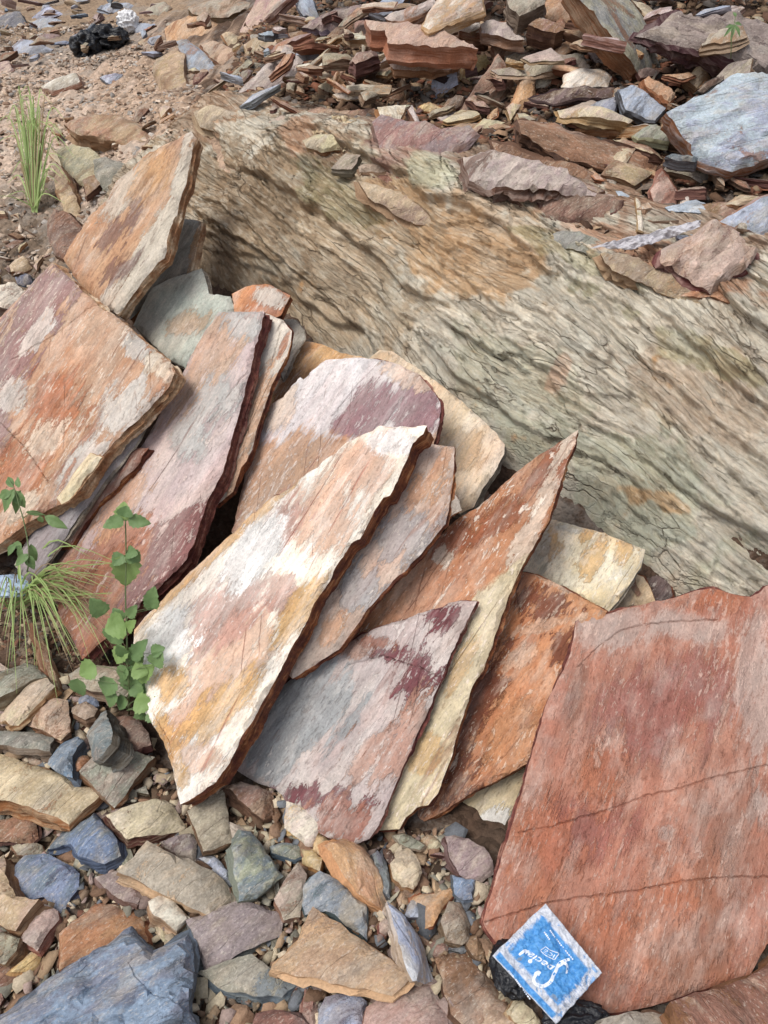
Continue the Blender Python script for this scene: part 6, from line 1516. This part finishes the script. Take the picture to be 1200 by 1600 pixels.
    def stroke(pts, w, name='lettering'):
        C = spline(np.asarray(pts, float), max(8, len(pts) * 7)); T = np.gradient(C, axis=0)
        T = T * np.array([Lx, Ly]); T /= np.linalg.norm(T, axis=1)[:, None] + 1e-9
        N = np.column_stack([-T[:, 1], T[:, 0]]); n_ = len(C)
        wv = w * (.75 + .35 * np.sin(np.linspace(0, math.pi, n_)))
        A = C + N * (wv / 2)[:, None] / np.array([Lx, Ly]); B = C - N * (wv / 2)[:, None] / np.array([Lx, Ly])
        V = np.empty((2 * n_, 2)); V[0::2] = A; V[1::2] = B
        return V, [(2 * k, 2 * k + 1, 2 * k + 3, 2 * k + 2) for k in range(n_ - 1)]
    # px -> uv (bilinear inverse good enough through an affine fit)
    Ap = np.array([[1, x, y] for x, y in cpx], float); Uv = np.array([[0, 0], [1, 0], [1, 1], [0, 1]], float)
    M, *_ = np.linalg.lstsq(Ap, Uv, rcond=None)
    def uv(pts): pts = np.asarray(pts, float); return np.column_stack([np.ones(len(pts)), pts]) @ M
    z = lambda pts: uv([(740 + x / 5.4545, 1390 + y / 5.4545) for x, y in pts])
    def word(txt, x0, y0, x1, y1, hpx, shear=0.0, bold=0.0):
        cu = bpy.data.curves.new('word', 'FONT'); cu.body = txt; cu.size = 1.0; cu.resolution_u = 2; cu.shear = shear; cu.offset = bold
        ob = bpy.data.objects.new('word', cu); COL.objects.link(ob)
        bpy.context.view_layer.update(); me_ = bpy.data.meshes.new_from_object(ob.evaluated_get(bpy.context.evaluated_depsgraph_get()))
        V = np.array([q.co[:] for q in me_.vertices])[:, :2]; fc_ = [tuple(p.vertices) for p in me_.polygons]
        bpy.data.objects.remove(ob); V[:, 0] -= V[:, 0].min(); V[:, 0] /= V[:, 0].max(); V[:, 1] /= .7
        d = np.array([x1 - x0, y1 - y0], float); L = np.linalg.norm(d); d /= L; up_ = np.array([d[1], -d[0]])
        return z([tuple(np.array([x0, y0]) + d * (a * L) + up_ * (b_ * hpx)) for a, b_ in V]), fc_
    letters = [  # strokes of the word, read from the right hand corner
      ([(815,600),(770,610),(720,640),(690,700),(640,790),(580,825),(520,805),(505,760),(540,710)], .0050),      # big S
      ([(785,720),(795,660),(760,630),(715,660),(690,690)], .0042)]
    for pts, w in letters:
        V2, fc = stroke(z(pts), w); put('lettering', V2, fc)
    # round blots beside the script
    for cx, cy, r in ((475, 615, 17), (555, 712, 12)):
        ring = [(cx + r * math.cos(a), cy + r * math.sin(a)) for a in np.linspace(0, 2 * math.pi, 14, endpoint=False)]
        put('dot', z([(cx, cy)] + ring), [(0, k + 1, (k + 1) % 14 + 1) for k in range(14)])
    # ICE box
    box = [(603,492),(640,520),(680,535),(718,550),(700,575),(683,600),(640,585),(600,562),(563,525),(582,506),(603,492)]
    V2, fc = stroke(z(box), .0012); put('box_frame', V2, fc)
    V2, fc = word('pecial', 690, 668, 440, 508, 62, .30, .018); put('lettering', V2, fc)
    V2, fc = stroke(z([(470,545),(430,525),(385,560)]), .0040); put('lettering', V2, fc)
    V2, fc = stroke(z([(505,760),(520,720),(550,705),(545,740)]), .0036); put('lettering', V2, fc)
    V2, fc = word('ICE', 686, 562, 598, 512, 30); put('lettering', V2, fc)
    # dashes of small white text
    for a, b_, w in (((590,365),(640,435),.0024), ((640,350),(690,415),.0024), ((700,425),(765,505),.0022), ((775,520),(845,605),.0022),
                     ((300,690),(345,745),.0022), ((360,765),(405,835),.0022), ((420,850),(480,940),.0022)):
        p0 = np.array(a, float); p1 = np.array(b_, float)
        for k in range(5):
            q0 = p0 + (p1 - p0) * (k + .1) / 5; q1 = p0 + (p1 - p0) * (k + .85) / 5
            V2, fc = stroke(z([q0, q1]), w); put('small_print', V2, fc)
    return root
sachet()
